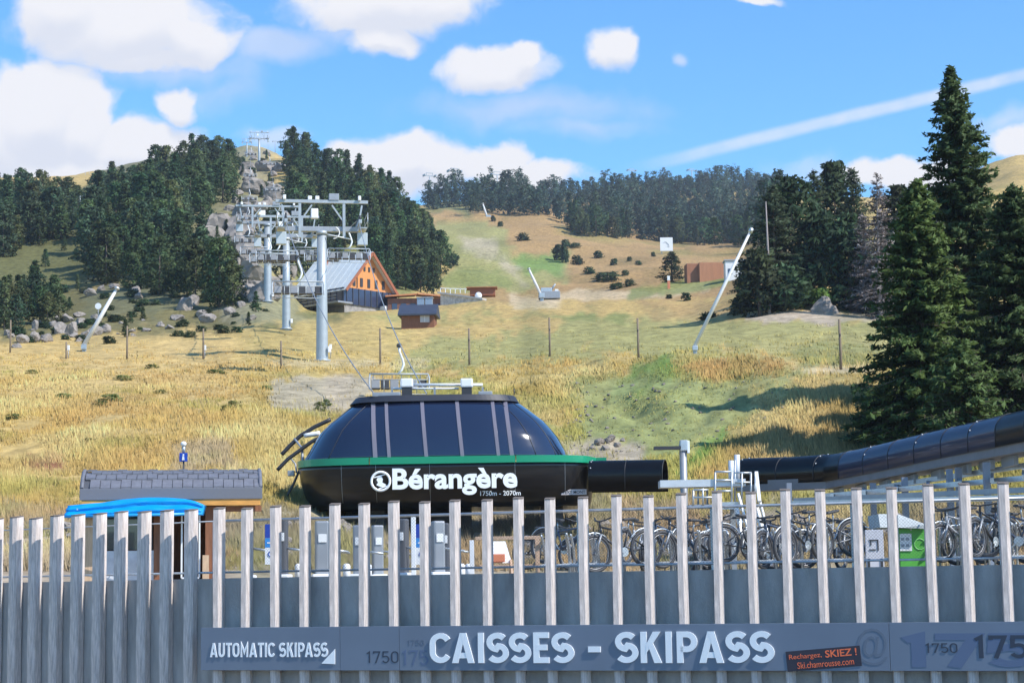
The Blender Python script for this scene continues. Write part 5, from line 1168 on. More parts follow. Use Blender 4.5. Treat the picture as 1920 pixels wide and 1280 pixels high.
p4 = more_pylon(486, 560, 262, 'tall lift pylon on the hilltop against the sky', k=1.0); p5 = more_pylon(463, 640, 268, 'smaller lift pylon on the hilltop left of the tall one')
FARP = None
def far_pylon(px, D, yt, lab):
    global FARP
    g = gpt(px, D); h = max(4, at(px, yt - 6, D).z - g.z)
    if FARP is None:
        FARP = o = thing('lift_pylon', lab, 'lift pylon', (0, 0, 0), R(25)); fm = mat('far_pylon_grey', (.30, .34, .38), .6, .2)
        MB().tube([(0, 0, -2), (0, 0, 10)], [.36, .28], 10).build('column', fm, o); MB().box((0, 0, 10.05), (6.4, .35, .3)).build('crossarm', fm, o)
        for s in (-1, 1): MB().box((s * 2.9, 0, 10.1), (.5, 3.0, .6), bevel=.05).build('sheave_beam', fm, o)
        MB().box((0, 0, 10.9), (3.8, .2, .2)).build('gantry_beam', fm, o)
        for s in (-1, 1): MB().box((s * 1.6, 0, 10.5), (.15, .2, .8)).build('gantry_post', fm, o)
    else: o = copy_tree(FARP)
    o.location = g; o.scale = (h / 10 * .62, h / 10 * .62, h / 10) if h > 14 else (h / 10 * .8, h / 10 * .8, h / 10); tag(o, lab)
for i, (px, D, yt, lab) in enumerate(((806, 1330, 336, 'far lift pylon at the left end of the ridge by the round tree clump'), (853, 1350, 328, 'far lift pylon rising from the round tree clump on the ridge'), (933, 1350, 334, 'far lift pylon over the dark wood left of the ridge gap'), (1185, 1380, 326, 'far lift pylon above the middle of the ridge forest'), (1298, 1230, 326, 'far lift pylon with a pale column in front of the ridge forest'), (516, 690, 272, 'little lift pylon just right of the tall hilltop one'))):
    far_pylon(px, D, yt, lab)
# ropes
def rope(pts, r, label, group='haul ropes'):
    f = []; 
    for (a, b) in zip(pts[:-1], pts[1:]):
        a, b = Vector(a), Vector(b); L = (b - a).length
        for k in range(14): t = k / 14; q = a.lerp(b, t); q.z -= 4 * t * (1 - t) * L * .018; f.append(q)
    f.append(Vector(pts[-1])); c = f[0]; o = MB().tube([q - c for q in f], r, 5).build('haul_rope', steel_m); o.location = c; return tag(o, label, 'cable', group)
def head(i, side):
    g, s = PY_H[i]; return Vector((g.x, g.y, g.z)) + Matrix.Rotation(LINE, 4, 'Z') @ Vector((side * 2.75 * s, 0, (9.6 + 1.2) * s))
RL = [at(705, 742, 75)] + [head(i, -1) for i in (0, 1, 2, 3)]; RR = [at(800, 738, 75)] + [head(i, 1) for i in (0, 1, 2, 3)]
rope(RL, .028, 'steel rope on the left side of the chairlift pylons', None); rope(RR, .028, 'steel rope on the right side of the chairlift pylons', None)
def rope_at(P, D):
    for a, b in zip(P[:-1], P[1:]):
        if a.y <= D <= b.y: t = (D - a.y) / (b.y - a.y); q = a.lerp(b, t); q.z -= 4 * t * (1 - t) * (b - a).length * .018; return q
# chairs
def make_chair():
    o = thing('lift_chair', 'six seat chair', 'lift chair', (0, 0, 0), LINE, None)      # origin at the grip
    MB().box((0, 0, -.02), (.22, .55, .22), bevel=.04).build('grip', dark_m, o)
    MB().tube([(0, 0, -.1), (.04, .0, -.5), (.20, .05, -1.0), (.26, .05, -1.35), (.15, .02, -1.75), (-.05, 0, -2.0)], [.065, .065, .065, .065, .06, .06], 8).build('hanger', white_p, o)
    MB().tube([(-1.6, 0, -2.02), (1.6, 0, -2.02)], .06, 8).build('top_bar', pale_galv, o)
    for x in (-1.6, 1.6):
        MB().tube([(x, 0, -2.02), (x * 1.03, -.1, -2.3), (x * 1.03, -.05, -3.1), (x, -.45, -3.15)], .045, 7).build('side_frame', pale_galv, o)
    for k in range(6):
        x = -1.3 + k * .52
        b = MB().box((x, .08, -2.72), (.46, .08, .62), bevel=.035).build('backrest', dark_seat if k % 2 else mat('seat_grey', (.30, .31, .33), .6), o)
        MB().tube([(x - .12, .1, -2.05), (x - .12, .1, -2.5)], .018, 5).build('back_strap', pale_galv, b)
        MB().box((x, -.22, -3.08), (.46, .52, .09), bevel=.03).build('seat', dark_seat, o)
    MB().tube([(-1.5, -.28, -2.25), (-1.5, -.62, -2.5), (1.5, -.62, -2.5), (1.5, -.28, -2.25)], .032, 7).build('safety_bar', pale_galv, o)
    MB().tube([(-1.45, -.62, -3.5), (1.45, -.62, -3.5)], .03, 6).build('footrest', pale_galv, o)
    for x in (-.9, 0, .9): MB().tube([(x, -.62, -2.5), (x, -.55, -3.5)], .024, 6).build('footrest_arm', pale_galv, o)
    return o
chair = make_chair(); first = True
def put_chair(p, label, grp=None, s=1.0, rz=0):
    global first
    c = chair if first else copy_tree(chair); first = False; c.location = p; c.scale = (s, s, s * .79); c.rotation_euler.z = LINE + rz; tag(c, label)
    if grp: c['group'] = grp
put_chair(at(748, 647, 105), 'six seat chair with a white swan neck hanger arriving just above the station roof')
for D, lab in ((122, 'large six seat chair hanging low at the left of the nearest pylon'), (150, 'six seat chair hanging left of the pylons at the height of the second crossarm'), (168, 'six seat chair hanging left of the second pylon column'), (205, 'six seat chair hanging behind the second pylon'), (238, 'six seat chair hanging near the third pylon head')): put_chair(rope_at(RL, D), lab)
for D, lab in ((146, 'six seat chair framed by the right half of the nearest pylon head'), (176, 'six seat chair right behind the column of the nearest pylon'), (208, 'six seat chair hanging low in front of the chalet roof'), (243, 'six seat chair left of the chalet roof ridge')): put_chair(rope_at(RR, D), lab)
for D in (330, 400, 470, 530): put_chair(rope_at(RL, D), 'small distant chair on the left rope above the stony gully', 'distant chairs on the left rope')
for D in (350, 430, 505): put_chair(rope_at(RR, D), 'small distant chair on the right rope above the stony gully', 'distant chairs on the right rope')

# ================================================================== CHALET AND OTHER BUILDINGS
def build_chalet():
    D = 330; a = R(48); W_, L_ = 11.5, 13.5
    fc = at(692, 545, D)                                   # foot of the gable at eave height
    nrm = Vector((math.sin(a), -math.cos(a), 0)); ax = -nrm; across = Vector((math.cos(a), math.sin(a), 0))
    base = fc + ax * L_ / 2; base.z = at(692, 592, D).z; T = thing('chalet', 'mountain chalet with a steep pale metal roof and an orange timber gable', 'chalet', tuple(base), a)
    # local: -y is the gable front, x across the gable
    ze = fc.z - base.z; za = at(691, 476, D).z - base.z
    roof_m = mat('pale_metal_roof', (.64, .68, .69), .6, .0, var=.12, vscale=.8, stretch=(6, 1, 1)); org = mat('orange_cladding', (.66, .28, .085), .65, var=.22, vscale=1.5, stretch=(5, 5, .6)); trim = mat('rust_trim', (.30, .10, .045), .7); gl = mat('blue_glazing', (.030, .042, .085), .2, coat=.5); stone = mat('chalet_stone', (.33, .31, .29), .95, var=.4, vscale=1.5, bump=.5, bscale=4)
    h = W_ / 2
    m = MB(); m.prism([(-h, -L_ / 2, ze), (h, -L_ / 2, ze), (0, -L_ / 2, za)], (0, 0, 0), (0, L_ - .4, 0)); m.build('gable_wall', org, T)
    for s in (-1, 1):
        ov = .9; dx, dz = h, za - ze; k = 1 + ov / math.hypot(dx, dz); e = Vector((s * dx * k, 0, za - dz * k)); top = Vector((0, 0, za)); n = Vector((dz * s, 0, dx)).normalized() * .22
        m = MB(); m.prism([(top.x, -L_ / 2 - 1.0, top.z + .06), (e.x, -L_ / 2 - 1.0, e.z + .06), (e.x + n.x, -L_ / 2 - 1.0, e.z + n.z + .06), (top.x, -L_ / 2 - 1.0, top.z + .32)], (0, 0, 0), (0, L_ + 1.6, 0)); r = m.build('roof', roof_m, T)
        m = MB(); m.bar((top.x, -L_ / 2 - 1.05, top.z + .05), (e.x, -L_ / 2 - 1.05, e.z + .05), .12, .5); m.build('barge_board', trim, r)
        if s < 0:
            for q in range(1, 9): y = -L_ / 2 - 1 + q * (L_ + 1.6) / 9; MB().bar((top.x + n.x * 1.02, y, top.z + .34), (e.x + n.x * 1.02, y, e.z + n.z + .08), .03).build('seam', roof_m, r)
            MB().box((-h * .22, 3.2, za - .75), (.8, .9, 1.5)).build('chimney', trim, r)
    # windows of the gable
    for k in range(5):
        x = -3.6 + k * 1.75; w = MB().box((x, -L_ / 2 - .03, ze + 1.25), (.62, .14, 1.5)).build('window', dark_m, T)
    for k in range(3): MB().box((-1.1 + k * 1.1, -L_ / 2 - .03, ze + 3.7), (.42, .14, .8)).build('window', dark_m, T)
    MB().box((-2.9, -L_ / 2 - .1, ze + 1.9), (.12, .1, 3.4)).build('drain_pipe', dark_m, T)
    zm = ze - 2.9
    MB().box((0, 0, (ze + zm) / 2 - .02), (W_ + 1.2, L_ + .9, ze - zm), bevel=.05).build('glazed_storey', gl, T)
    for k in range(10): MB().box((-W_ / 2 - .63, -L_ / 2 + k * L_ / 9, (ze + zm) / 2), (.1, .16, ze - zm)).build('mullion', dark_m, T)
    for k in range(9): MB().box((-W_ / 2 + k * W_ / 8, -L_ / 2 - .50, (ze + zm) / 2), (.16, .1, ze - zm)).build('mullion', dark_m, T)
    MB().box((0, 0, zm / 2 - .6), (W_ + .6, L_ + .4, zm + 1.2)).build('base_wall', stone, T)
    MB().box((-W_ / 2 - 2.2, -1, zm - .15), (3.4, L_ + 3, .28)).build('terrace_deck', steel_m, T)
    for y in (-6, -2, 2, 6): MB().box((-W_ / 2 - 3.4, y, zm / 2 - .6), (.3, .3, zm + 1)).build('terrace_post', dark_m, T)
    for z in (.5, 1.0): MB().bar((-W_ / 2 - 3.85, -L_ / 2 - 2, zm + z), (-W_ / 2 - 3.85, L_ / 2, zm + z), .06).build('terrace_rail', pale_galv, T)
    MB().box((W_ * .30, -L_ / 2 - .8, zm - .5), (2.4, 1.6, 1.6)).build('porch', white_p, T)
    # low restaurant wing
    p = at(778, 566, 332); b2 = Vector((p.x, p.y, at(778, 590, 332).z)); T2 = thing('restaurant_wing', 'low brown wing with a rust orange roof to the right of the chalet', 'building', tuple(b2), R(6)); S = 332 / F_PX
    w = 104 * S; MB().box((0, 1.2, 1.1), (w, 4, 3.4), bevel=.04).build('wall', mat('brown_cladding', (.17, .075, .05), .7, var=.3, vscale=1, stretch=(4, 4, .5)), T2)
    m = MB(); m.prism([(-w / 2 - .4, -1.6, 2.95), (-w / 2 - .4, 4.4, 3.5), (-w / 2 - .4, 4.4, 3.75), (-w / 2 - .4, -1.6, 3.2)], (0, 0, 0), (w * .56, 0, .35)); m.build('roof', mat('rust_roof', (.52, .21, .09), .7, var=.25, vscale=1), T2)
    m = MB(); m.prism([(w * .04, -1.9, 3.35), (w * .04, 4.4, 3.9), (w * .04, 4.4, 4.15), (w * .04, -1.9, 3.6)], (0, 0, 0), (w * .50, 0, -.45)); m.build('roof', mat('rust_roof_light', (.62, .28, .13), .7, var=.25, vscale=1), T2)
    for k in range(6): MB().box((-w / 2 + 1.2 + k * 1.6, -.83, 1.3), (.9, .1, 1.1)).build('window', gl, T2)
    # stone terrace wall with a rail
    A, B = at(826, 575, 326), at(906, 572, 322); zt0, zt1 = at(826, 550, 326).z, at(906, 562, 322).z; zb = min(A.z, B.z) - 1.5; c = (A + B) / 2; c.z = zb
    T3 = thing('terrace_wall', 'pale rubble stone terrace wall sloping down to the right beside the restaurant wing', 'wall', tuple(c)); m = MB(); sd = Vector((.0, 1.2, 0))
    m.prism([Vector((A.x, A.y, zb)) - c, Vector((B.x, B.y, zb)) - c, Vector((B.x, B.y, zt1)) - c, Vector((A.x, A.y, zt0)) - c], (0, 0, 0), sd); m.build('masonry', mat('pale_rubble', (.62, .58, .54), .95, var=.5, vscale=2.2, bump=.8, bscale=3), T3)
    m = MB(); m.bar(Vector((A.x - .2, A.y + .5, zt0 + .16)) - c, Vector((B.x + .2, B.y + .5, zt1 + .16)) - c, 1.5, .3); m.build('coping', mat('coping_pale', (.60, .56, .53), .8, var=.2, vscale=2), T3)
    m = MB(); m.bar(Vector((A.x, A.y + .6, zt0 + 1.0)) - c, Vector((A.x + 4.5, A.y + .6, zt0 + .78)) - c, .10); m.build('handrail', white_p, T3)
    for k in range(6): x = A.x + k * .85; MB().box(tuple(Vector((x, A.y + .6, zt0 + .5)) - c), (.1, .1, .9)).build('rail_post', white_p, T3)
    # rusty shelter beyond
    p = at(905, 552, 345); sh = thing('shelter', 'small rust brown shelter at the end of the stone terrace wall', 'shelter', (p.x, p.y, p.z - .6)); MB().box((0, 0, .9), (4.6, 2.5, 1.3), bevel=.05).build('wall', trim, sh); MB().box((-.1, -.2, 1.68), (5.6, 3.2, .2), bevel=.05).build('roof', mat('rust_sheet', (.36, .15, .06), .8, var=.3, vscale=1), sh)
    p = at(897, 556, 324); MB_ = thing('white_tank', 'round white tank on the terrace wall end', 'tank', (p.x, p.y, p.z - .4)); MB().sphere((0, 0, .55), .62, 12, 8).build('shell', white_p, MB_); MB().box((0, 0, -.1), (.9, .9, .3)).build('base', steel_m, MB_)
    # small hut with a dark roof
    D = 225; S = D / F_PX; p = at(786, 612, D); z = float(ground_z(p.x, p.y)); H = thing('small_hut', 'small brown hut with a slate blue roof below the restaurant wing', 'hut', (p.x, p.y, min(z, p.z) - .5), R(-4)); b = at(786, 612, D).z - min(z, p.z) + .5
    w, hh = 62 * S, 22 * S; MB().box((0, 0, (b + hh) / 2), (w, 3, b + hh), bevel=.03).build('wall', mat('hut_brown', (.22, .09, .045), .7, var=.3, vscale=2, stretch=(4, 4, .6)), H)
    m = MB(); zr = b + hh; m.prism([(-w / 2 - .35, -2.1, zr - .12), (-w / 2 - .35, 0, zr + 1.25), (-w / 2 - .35, 2.1, zr - .12), (-w / 2 - .35, 2.1, zr - .3), (-w / 2 - .35, -2.1, zr - .3)], (0, 0, 0), (w + .7, 0, 0)); m.build('roof', mat('slate_blue_roof', (.045, .055, .085), .5, var=.2, vscale=2), H)
    wi = MB().box((w * .22, -1.52, b + hh * .55), (1.1, .1, .95)).build('window', mat('window_pale', (.45, .43, .45), .3), H); MB().box((w * .22, -1.58, b + hh * .55), (.05, .05, .95)).build('mullion', white_p, wi)
    for x in (w * .05, w * .30): ch = MB().box((x, .3, zr + 1.35), (.85, .7, 1.3), bevel=.03).build('roof_vent', mat('zinc_vent', (.30, .36, .44), .4, .4), H); MB().box((x, .3, zr + 2.05), (1.0, .85, .14), bevel=.03).build('cowl', steel_m, ch)
    # rust coloured shelter and pale cabin by the lone tree
    p = hit(1328, 526, 200); KS = p.y / 430 * 1.1; sl_ = thing('rust_shelter', 'rust orange timber shelter beside the lone conifer on the far slope', 'shelter', (p.x, p.y, p.z - .8), R(5)); sl_.scale = (KS, KS, KS); oc = mat('rust_boards', (.42, .19, .10), .75, var=.18, vscale=.8, stretch=(4, 4, .5))
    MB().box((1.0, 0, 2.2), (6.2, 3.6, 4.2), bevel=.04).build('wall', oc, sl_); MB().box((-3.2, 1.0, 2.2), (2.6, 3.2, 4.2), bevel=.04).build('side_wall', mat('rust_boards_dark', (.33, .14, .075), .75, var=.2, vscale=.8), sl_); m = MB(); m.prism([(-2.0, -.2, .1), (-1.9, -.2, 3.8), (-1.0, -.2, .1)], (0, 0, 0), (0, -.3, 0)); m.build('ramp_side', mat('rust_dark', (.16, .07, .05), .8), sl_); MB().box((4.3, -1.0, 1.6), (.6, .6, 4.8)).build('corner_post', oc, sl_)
    p = hit(1382, 520, 200); cb = thing('pale_cabin', 'white flat roofed cabin behind the leaning pole, right of the rust shelter', 'cabin', (p.x, p.y, p.z - .8)); cb.scale = (KS, KS, KS); MB().box((0, 0, 2.0), (4.8, 3, 4.0), bevel=.06).build('wall', white_p, cb); MB().box((0, 0, 4.1), (5.2, 3.4, .25), bevel=.04).build('roof', steel_m, cb); MB().box((-1.5, -1.52, 1.9), (.8, .1, 1.1)).build('window', gl, cb)
    D = 560; S = D / F_PX; p = hit(1250, 476, 300); S = p.y / F_PX; bd = thing('billboard', 'square white panel standing high on the far ochre slope', 'sign', (p.x, p.y, p.z - .3)); q = at(1250, 458, p.y); MB().box((0, 0, q.z - p.z + .3), (24 * S, .3, 26 * S), bevel=.03).build('panel', white_p, bd)
    for sx in (-1, 1): MB().box((sx * 9 * S, .25, (q.z - p.z) / 2), (.25, .2, q.z - p.z + .6)).build('leg', steel_m, bd)
    m = MB()
    for (a, b) in (((-6, 3), (-1, 5)), ((-1, 5), (5, -2)), ((2, -4), (6, -4))): m.bar((a[0] * S, -.17, q.z - p.z + .3 + a[1] * S), (b[0] * S, -.17, q.z - p.z + .3 + b[1] * S), .22, .04)
    m.build('marking', steel_m, bd)
    p = hit(1254, 541, 150); S = p.y / F_PX; mk = thing('marker_post', 'orange and white marker post below the lone conifer', 'post', (p.x, p.y, p.z - .1)); om = mat('marker_orange', (.60, .20, .10), .6); MB().box((0, 0, 8 * S), (5 * S, .3, 17 * S), bevel=.05).build('post', om, mk); MB().box((0, 0, 21 * S), (5.2 * S, .34, 9 * S), bevel=.05).build('white_top', white_p, mk)
build_chalet()

# ================================================================== SNOW LANCES, POSTS, SIGNS
def lance(px0, py0, px1, py1, D, w, label, foot=14):
    S = D / F_PX; a, b = at(px0, py0, D), at(px1, py1, D); z = float(ground_z(a.x, a.y)); o = thing('snow_lance', label, 'snow lance', (a.x, a.y, z)); q = a - Vector((a.x, a.y, z)); r = b - Vector((a.x, a.y, z))
    MB().tube([q, q.lerp(r, .5), r], [w * S * .5, w * S * .45, w * S * .3], 9).build('lance_pole', mat('lance_white', (.72, .72, .72), .4, var=.1, vscale=1), o); MB().tube([r.lerp(q, .035), r], [w * S * .62, w * S * .5], 9).build('nozzle', galv, o)
    f = max(q.z, .3); MB().box((q.x + 2 * S, 0, f / 2 - .2), (7 * S, 6 * S, f + .6), bevel=.03).build('base_post', pale_galv, o); MB().box((q.x + 2 * S, -3 * S, q.z - 1 * S), (10 * S, 6 * S, 9 * S), bevel=.03).build('bracket', galv, o); MB().tube([(q.x - .1, -.1, q.z - .3), (q.x - .2, -.2, 0)], .04, 6).build('hose', dark_m, o)
    return o
lance(1301, 652, 1410, 428, 112, 7.5, 'long white snow lance leaning right over the meadow in front of the mound'); lance(156, 650, 221, 538, 150, 9, 'white snow lance leaning right in front of the boulders at the left'); lance(1014, 553, 991, 503, 330, 6, 'pale snow lance leaning left beside grey machinery on the piste'); lance(914, 409, 905, 381, 850, 4, 'tiny far snow lance at the foot of the ridge wood')
def build_posts():
    wood_p = mat('post_wood', (.22, .17, .12), .9, var=.3, vscale=3, stretch=(6, 6, .6)); mesh_ = None
    P = [(238, 673, 63), (381, 673, 58), (527, 690, 52), (713, 684, 70), (880, 684, 70), (1031, 668, 74), (1197, 671, 76), (1577, 697, 96), (19, 661, 62), (124, 672, 32)]
    lab = {6: 'rightmost of the thin meadow fence posts before the white lance', 7: 'tall thin post standing on the dirt track near the spruces'}
    for i, (x, y, h) in enumerate(P):
        g = hit(x, y, 95); S = g.y / F_PX; o = thing('fence_post', lab.get(i, 'thin weathered post in the wide row across the meadow'), 'fence post', (g.x, g.y, g.z - .3), 0, None if i in lab else 'thin posts across the meadow'); MB().tube([(0, 0, 0), (.01, 0, h * S * .5), (0, 0, h * S + .3)], [.075, .07, .06], 8).build('post', wood_p, o)
        MB().box((0, -.07, h * S * .8), (.06, .05, .12)).build('insulator', dark_m, o)
    for i, (x, y) in enumerate(((384, 652), (620, 650), (128, 652))):     # little white plates on posts
        g = hit(x, 672, 95); S = g.y / F_PX; z = at(x, y, g.y).z; o = thing('marker_plate', ('small white plate fixed low by the second fence post from the left wood', 'small white box beside the foot of the nearest pylon', 'small round white marker by the boulders at the left')[i], 'marker', (g.x, g.y, g.z)); MB().tube([(0, 0, -.2), (0, 0, z - g.z)], .03, 6).build('stake', steel_m, o); MB().box((0, -.03, z - g.z), (.2, .06, .38), bevel=.03).build('plate', white_p, o)
    g = hit(184, 600, 120); z = at(184, 574, g.y).z; S = g.y / F_PX; o = thing('round_sign', 'round white disc sign on a stake above the left boulders', 'sign', (g.x, g.y, g.z)); MB().tube([(0, 0, -.2), (0, 0, z - g.z)], .05, 6).build('stake', steel_m, o); MB().tube([(0, -.03, z - g.z), (0, -.10, z - g.z)], 6 * S, 18).build('disc', white_p, o)
    g = hit(150, 412, 300); S = g.y / F_PX; z = at(150, 368, g.y).z; o = thing('lamp_mast', 'thin pale mast standing in the gap of the far left forest', 'mast', (g.x, g.y, g.z)); MB().tube([(0, 0, -.5), (0, 0, z - g.z)], [.16, .10], 7).build('pole', white_p, o); MB().box((.3, 0, z - g.z), (.9, .3, .2)).build('lamp', white_p, o)
    for x in (160, 167, 176): g = hit(x, 352, 800); z = at(x, 322, g.y).z; o = thing('antenna_mast', 'hair thin antenna mast on the bare far hill at the left', 'mast', (g.x, g.y, g.z), 0, 'antenna masts on the far hill'); MB().tube([(0, 0, -1), (0, 0, z - g.z)], .09, 5).build('mast', steel_m, o)
    # stacked machinery by the piste lance
    p = at(1030, 558, 335); S = 335 / F_PX; o = thing('snow_machinery', 'grey stack of snow making equipment at the foot of the piste lance', 'machinery', (p.x, p.y, p.z - .6)); MB().box((0, 0, 1.0), (3.8, 2, 1.3), bevel=.1).build('skid', steel_m, o); MB().box((-.5, 0, 1.95), (2.0, 1.4, .7), bevel=.1).build('engine', galv, o); MB().tube([(.4, 0, 2.0), (1.1, -.2, 3.0)], .16, 8).build('pipe', pale_galv, o); MB().box((1.3, 0, 1.8), (.6, 1, .5), bevel=.05).build('tank', white_p, o)
    # blue sign on a post with a white lamp above the hut
    D = 46; g = gpt(343, D); S = D / F_PX; z = lambda y: at(343, y, D).z - g.z; o = thing('blue_sign', 'small square blue sign with a white figure under a white lamp, above the hut roof', 'sign', tuple(g)); MB().tube([(0, 0, -.2), (0, 0, z(834))], .022, 8).build('post', dark_m, o); pn = MB().box((0, -.03, z(857)), (.19, .03, .21), bevel=.006).build('panel', mat('sign_blue', (.01, .06, .42), .4), o)
    m = MB(); m.sphere((0, 0, .055), .022, 8, 6, (1, .3, 1)); m.prism([(-.03, -.012, -.07), (.03, -.012, -.07), (.018, -.012, .03), (-.018, -.012, .03)], (0, 0, 0), (0, .02, 0)); pc = m.build('pictogram', white_p, pn); pc.location = (0, -.05, z(857))
    lm = MB().sphere((0, -.02, z(832)), .07, 12, 8, (1, 1, .9)).build('lamp', white_p, o); MB().tube([(0, 0, z(848)), (0, 0, z(836))], .04, 8).build('lamp_neck', galv, o)
    # two tall blue and white information signs behind the fins
    for (px, D, lab) in ((508, 40, 'tall blue and white information sign left of the station'), (791, 42, 'tall blue and white information sign under the station')):
        g = gpt(px, D); g.z = ZT; o = thing('information_sign', lab, 'sign', tuple(g)); z = lambda y: at(px, y, D).z - ZT; S = D / F_PX; w = 22 * S
        for nm, y0, y1, mt_ in (('panel', 982, 1008, mat('sign_blue_deep', (.012, .05, .36), .4)), ('panel', 1008, 1026, mat('sign_blue_light', (.03, .25, .65), .4)), ('panel', 1026, 1058, white_p)): MB().box((0, 0, (z(y0) + z(y1)) / 2), (w, .05, z(y0) - z(y1) - .004), bevel=.004).build(nm, mt_, o)
        MB().tube([(w * .1, .0, 0), (w * .1, 0, z(1058))], .04, 8).build('post', dark_m, o)
        m = MB(); m.ring((0, -.03, z(1038)), .05, .012, 'Y', 14, 5); m.build('symbol', mat('symbol_blue', (.02, .10, .45), .4), o); MB().box((0, -.028, z(1017)), (w * .6, .006, .03)).build('print', white_p, o)
    g = gpt(776, 41.5); g.z = ZT; o = thing('white_post', 'bright white square post beside the information sign under the station', 'post', tuple(g)); zt = at(776, 966, 41.5).z - ZT; MB().box((0, 0, zt / 2), (.10, .10, zt), bevel=.01).build('post', white_p, o); MB().box((0, 0, zt + .01), (.12, .12, .03), bevel=.006).build('cap', mat('cap_cyan', (.25, .60, .66), .4), o)
    # access gates under the station
    for i, (px, D, w) in enumerate(((530, 46, 18), (604, 47, 26), (614, 52, 16), (676, 50, 24), (756, 47, 18), (822, 46, 22), (836, 49, 16), (708, 53, 20), (468, 47, 14))):
        g = gpt(px, D); g.z = ZT; S = D / F_PX; o = thing('access_gate', 'dark grey upright access gate column under the station', 'gate', tuple(g), random.uniform(-.3, .3), 'access gates under the station'); zt = at(px, 972 + (i * 5 % 4) * 4, D).z - ZT; m_ = mat('gate_grey', (.10, .105, .12), .5) if i % 2 == 0 else steel_m
        MB().box((0, 0, zt / 2), (w * S, .35, zt), bevel=.05).build('column', m_, o); MB().box((0, -.02, .14), (w * S + .16, .6, .2), bevel=.04).build('foot', white_p, o); MB().tube([(w * S * .4, -.1, zt * .55), (w * S * .4 + .5, -.12, zt * .5)], .03, 7).build('barrier_arm', galv, o); MB().box((0, -.19, zt * .72), (w * S * .6, .03, .2), bevel=.01).build('reader', white_p, o)
    # timber frame with a white and orange deck chair
    D = 39; g = gpt(960, D); g.z = ZT; S = D / F_PX; tw = mat('frame_timber', (.56, .38, .26), .7, var=.3, vscale=4, stretch=(3, 3, 3)); o = thing('timber_gate', 'pale timber frame with a long top beam behind the fins', 'frame', tuple(g)); X = lambda p: (p - 960) * S; z = lambda y: at(960, y, D).z - ZT
    MB().box(((X(893) + X(1014)) / 2, 0, z(1008)), (X(1014) - X(893), .06, .07), bevel=.008).build('beam', tw, o)
    for p in (1008, 886): MB().box((X(p), 0, z(1010) / 2), (.09, .07, z(1012)), bevel=.008).build('upright', tw if p > 900 else white_p, o)
    MB().box(((X(900) + X(1010)) / 2, .02, z(1060)), (X(1010) - X(900), .04, .05), bevel=.006).build('lower_beam', tw, o)
    g2 = Vector((g.x + X(938), D - 1.2, ZT)); o = thing('deck_chair', 'white deck chair with an orange seat inside the timber frame', 'chair', tuple(g2), R(8)); zz = lambda y: at(938, y, D - 1.2).z - ZT
    m = MB(); m.prism([(-.20, .12, zz(1014)), (.14, .12, zz(1014)), (.24, -.04, zz(1055)), (-.20, -.04, zz(1055))], (0, 0, 0), (.0, .04, 0)); m.build('backrest', white_p, o); MB().box((-.10, -.16, zz(1046)), (.34, .34, .16), bevel=.02).build('seat', mat('seat_orange', (.62, .20, .10), .6), o)
    for sx in (-.26, .22): MB().bar((sx, -.3, 0), (sx, -.05, zz(1050)), .04).build('leg', tw, o); MB().bar((sx, .2, 0), (sx, -.05, zz(1050)), .04).build('leg', tw, o)
    # concrete kerb blocks, white cylinders
    for i, (px, D) in enumerate(((560, 44), (575, 43), (650, 45), (690, 44), (735, 45), (865, 41), (880, 43))):
        g = gpt(px, D); o = thing('traffic_bollard', 'low white bollard near the access gates', 'bollard', (g.x, g.y, ZT), 0, 'low white bollards near the gates'); zt = at(px, 1056, D).z - ZT; MB().tube([(0, 0, 0), (0, 0, zt * .9), (0, 0, zt)], [.09, .09, .05], 10).build('body', white_p, o); MB().tube([(0, 0, .02), (0, 0, .07)], [.14, .12], 10).build('foot', dark_m, o)
    # green cabinet with posters
    D = 36; g = gpt(1708, D); S = D / F_PX; o = thing('green_cabinet', 'bright green cabinet with paper notices and a grey tarpaulin roof behind the fins', 'cabinet', (g.x, g.y, ZT)); z = lambda y: at(1708, y, D).z - ZT; gm = mat('cabinet_green', (.10, .42, .06), .5, var=.15, vscale=3); X = lambda p: (p - 1708) * S
    MB().box(((X(1688) + X(1742)) / 2, .4, z(990) / 2), (X(1742) - X(1688), .9, z(990)), bevel=.02).build('body', gm, o); 
    pp = MB().box(((X(1688) + X(1712)) / 2, -.065, z(1016)), (X(1712) - X(1690), .012, .32)).build('notice', white_p, o)
    for k in range(4): MB().box((X(1694) + (k % 2) * 9 * S, -.075, z(1010 + 12 * (k // 2))), (.06, .006, .05)).build('print', steel_m, pp)
    MB().ring((X(1726), -.055, z(1020)), .10, .010, 'Y', 18, 5).build('emblem', mat('pale_green', (.25, .60, .20), .5), o)
    m = MB(); m.prism([(X(1650), -.25, z(988)), (X(1654), .1, z(962)), (X(1690), .1, z(962)), (X(1736), -.25, z(984)), (X(1736), -.25, z(992)), (X(1690), -.25, z(989))], (0, 0, 0), (0, 1.1, 0)); m.build('tarpaulin', mat('tarp_grey', (.48, .51, .50), .7, var=.2, vscale=4), o)
    g = gpt(1642, 35.6); S = 35.6 / F_PX; o = thing('notice_board', 'pale upright panel with a small black symbol left of the green cabinet', 'panel', (g.x, g.y, ZT)); z = lambda y: at(1642, y, 35.6).z - ZT; MB().box((0, 0, (z(993) + .1) / 2), (34 * S, .06, z(993) - .1), bevel=.01).build('panel', mat('panel_pale', (.55, .55, .60), .6, var=.12, vscale=3), o)
    m = MB(); m.bar((-.10, -.035, z(1012)), (.07, -.035, z(1012)), .02); m.bar((-.10, -.035, z(1030)), (.02, -.035, z(1030)), .02); m.bar((.06, -.035, z(1012)), (.06, -.035, z(1032)), .02); m.bar((-.07, -.035, z(1012)), (-.07, -.035, z(1022)), .02); m.build('symbol', dark_m, o)
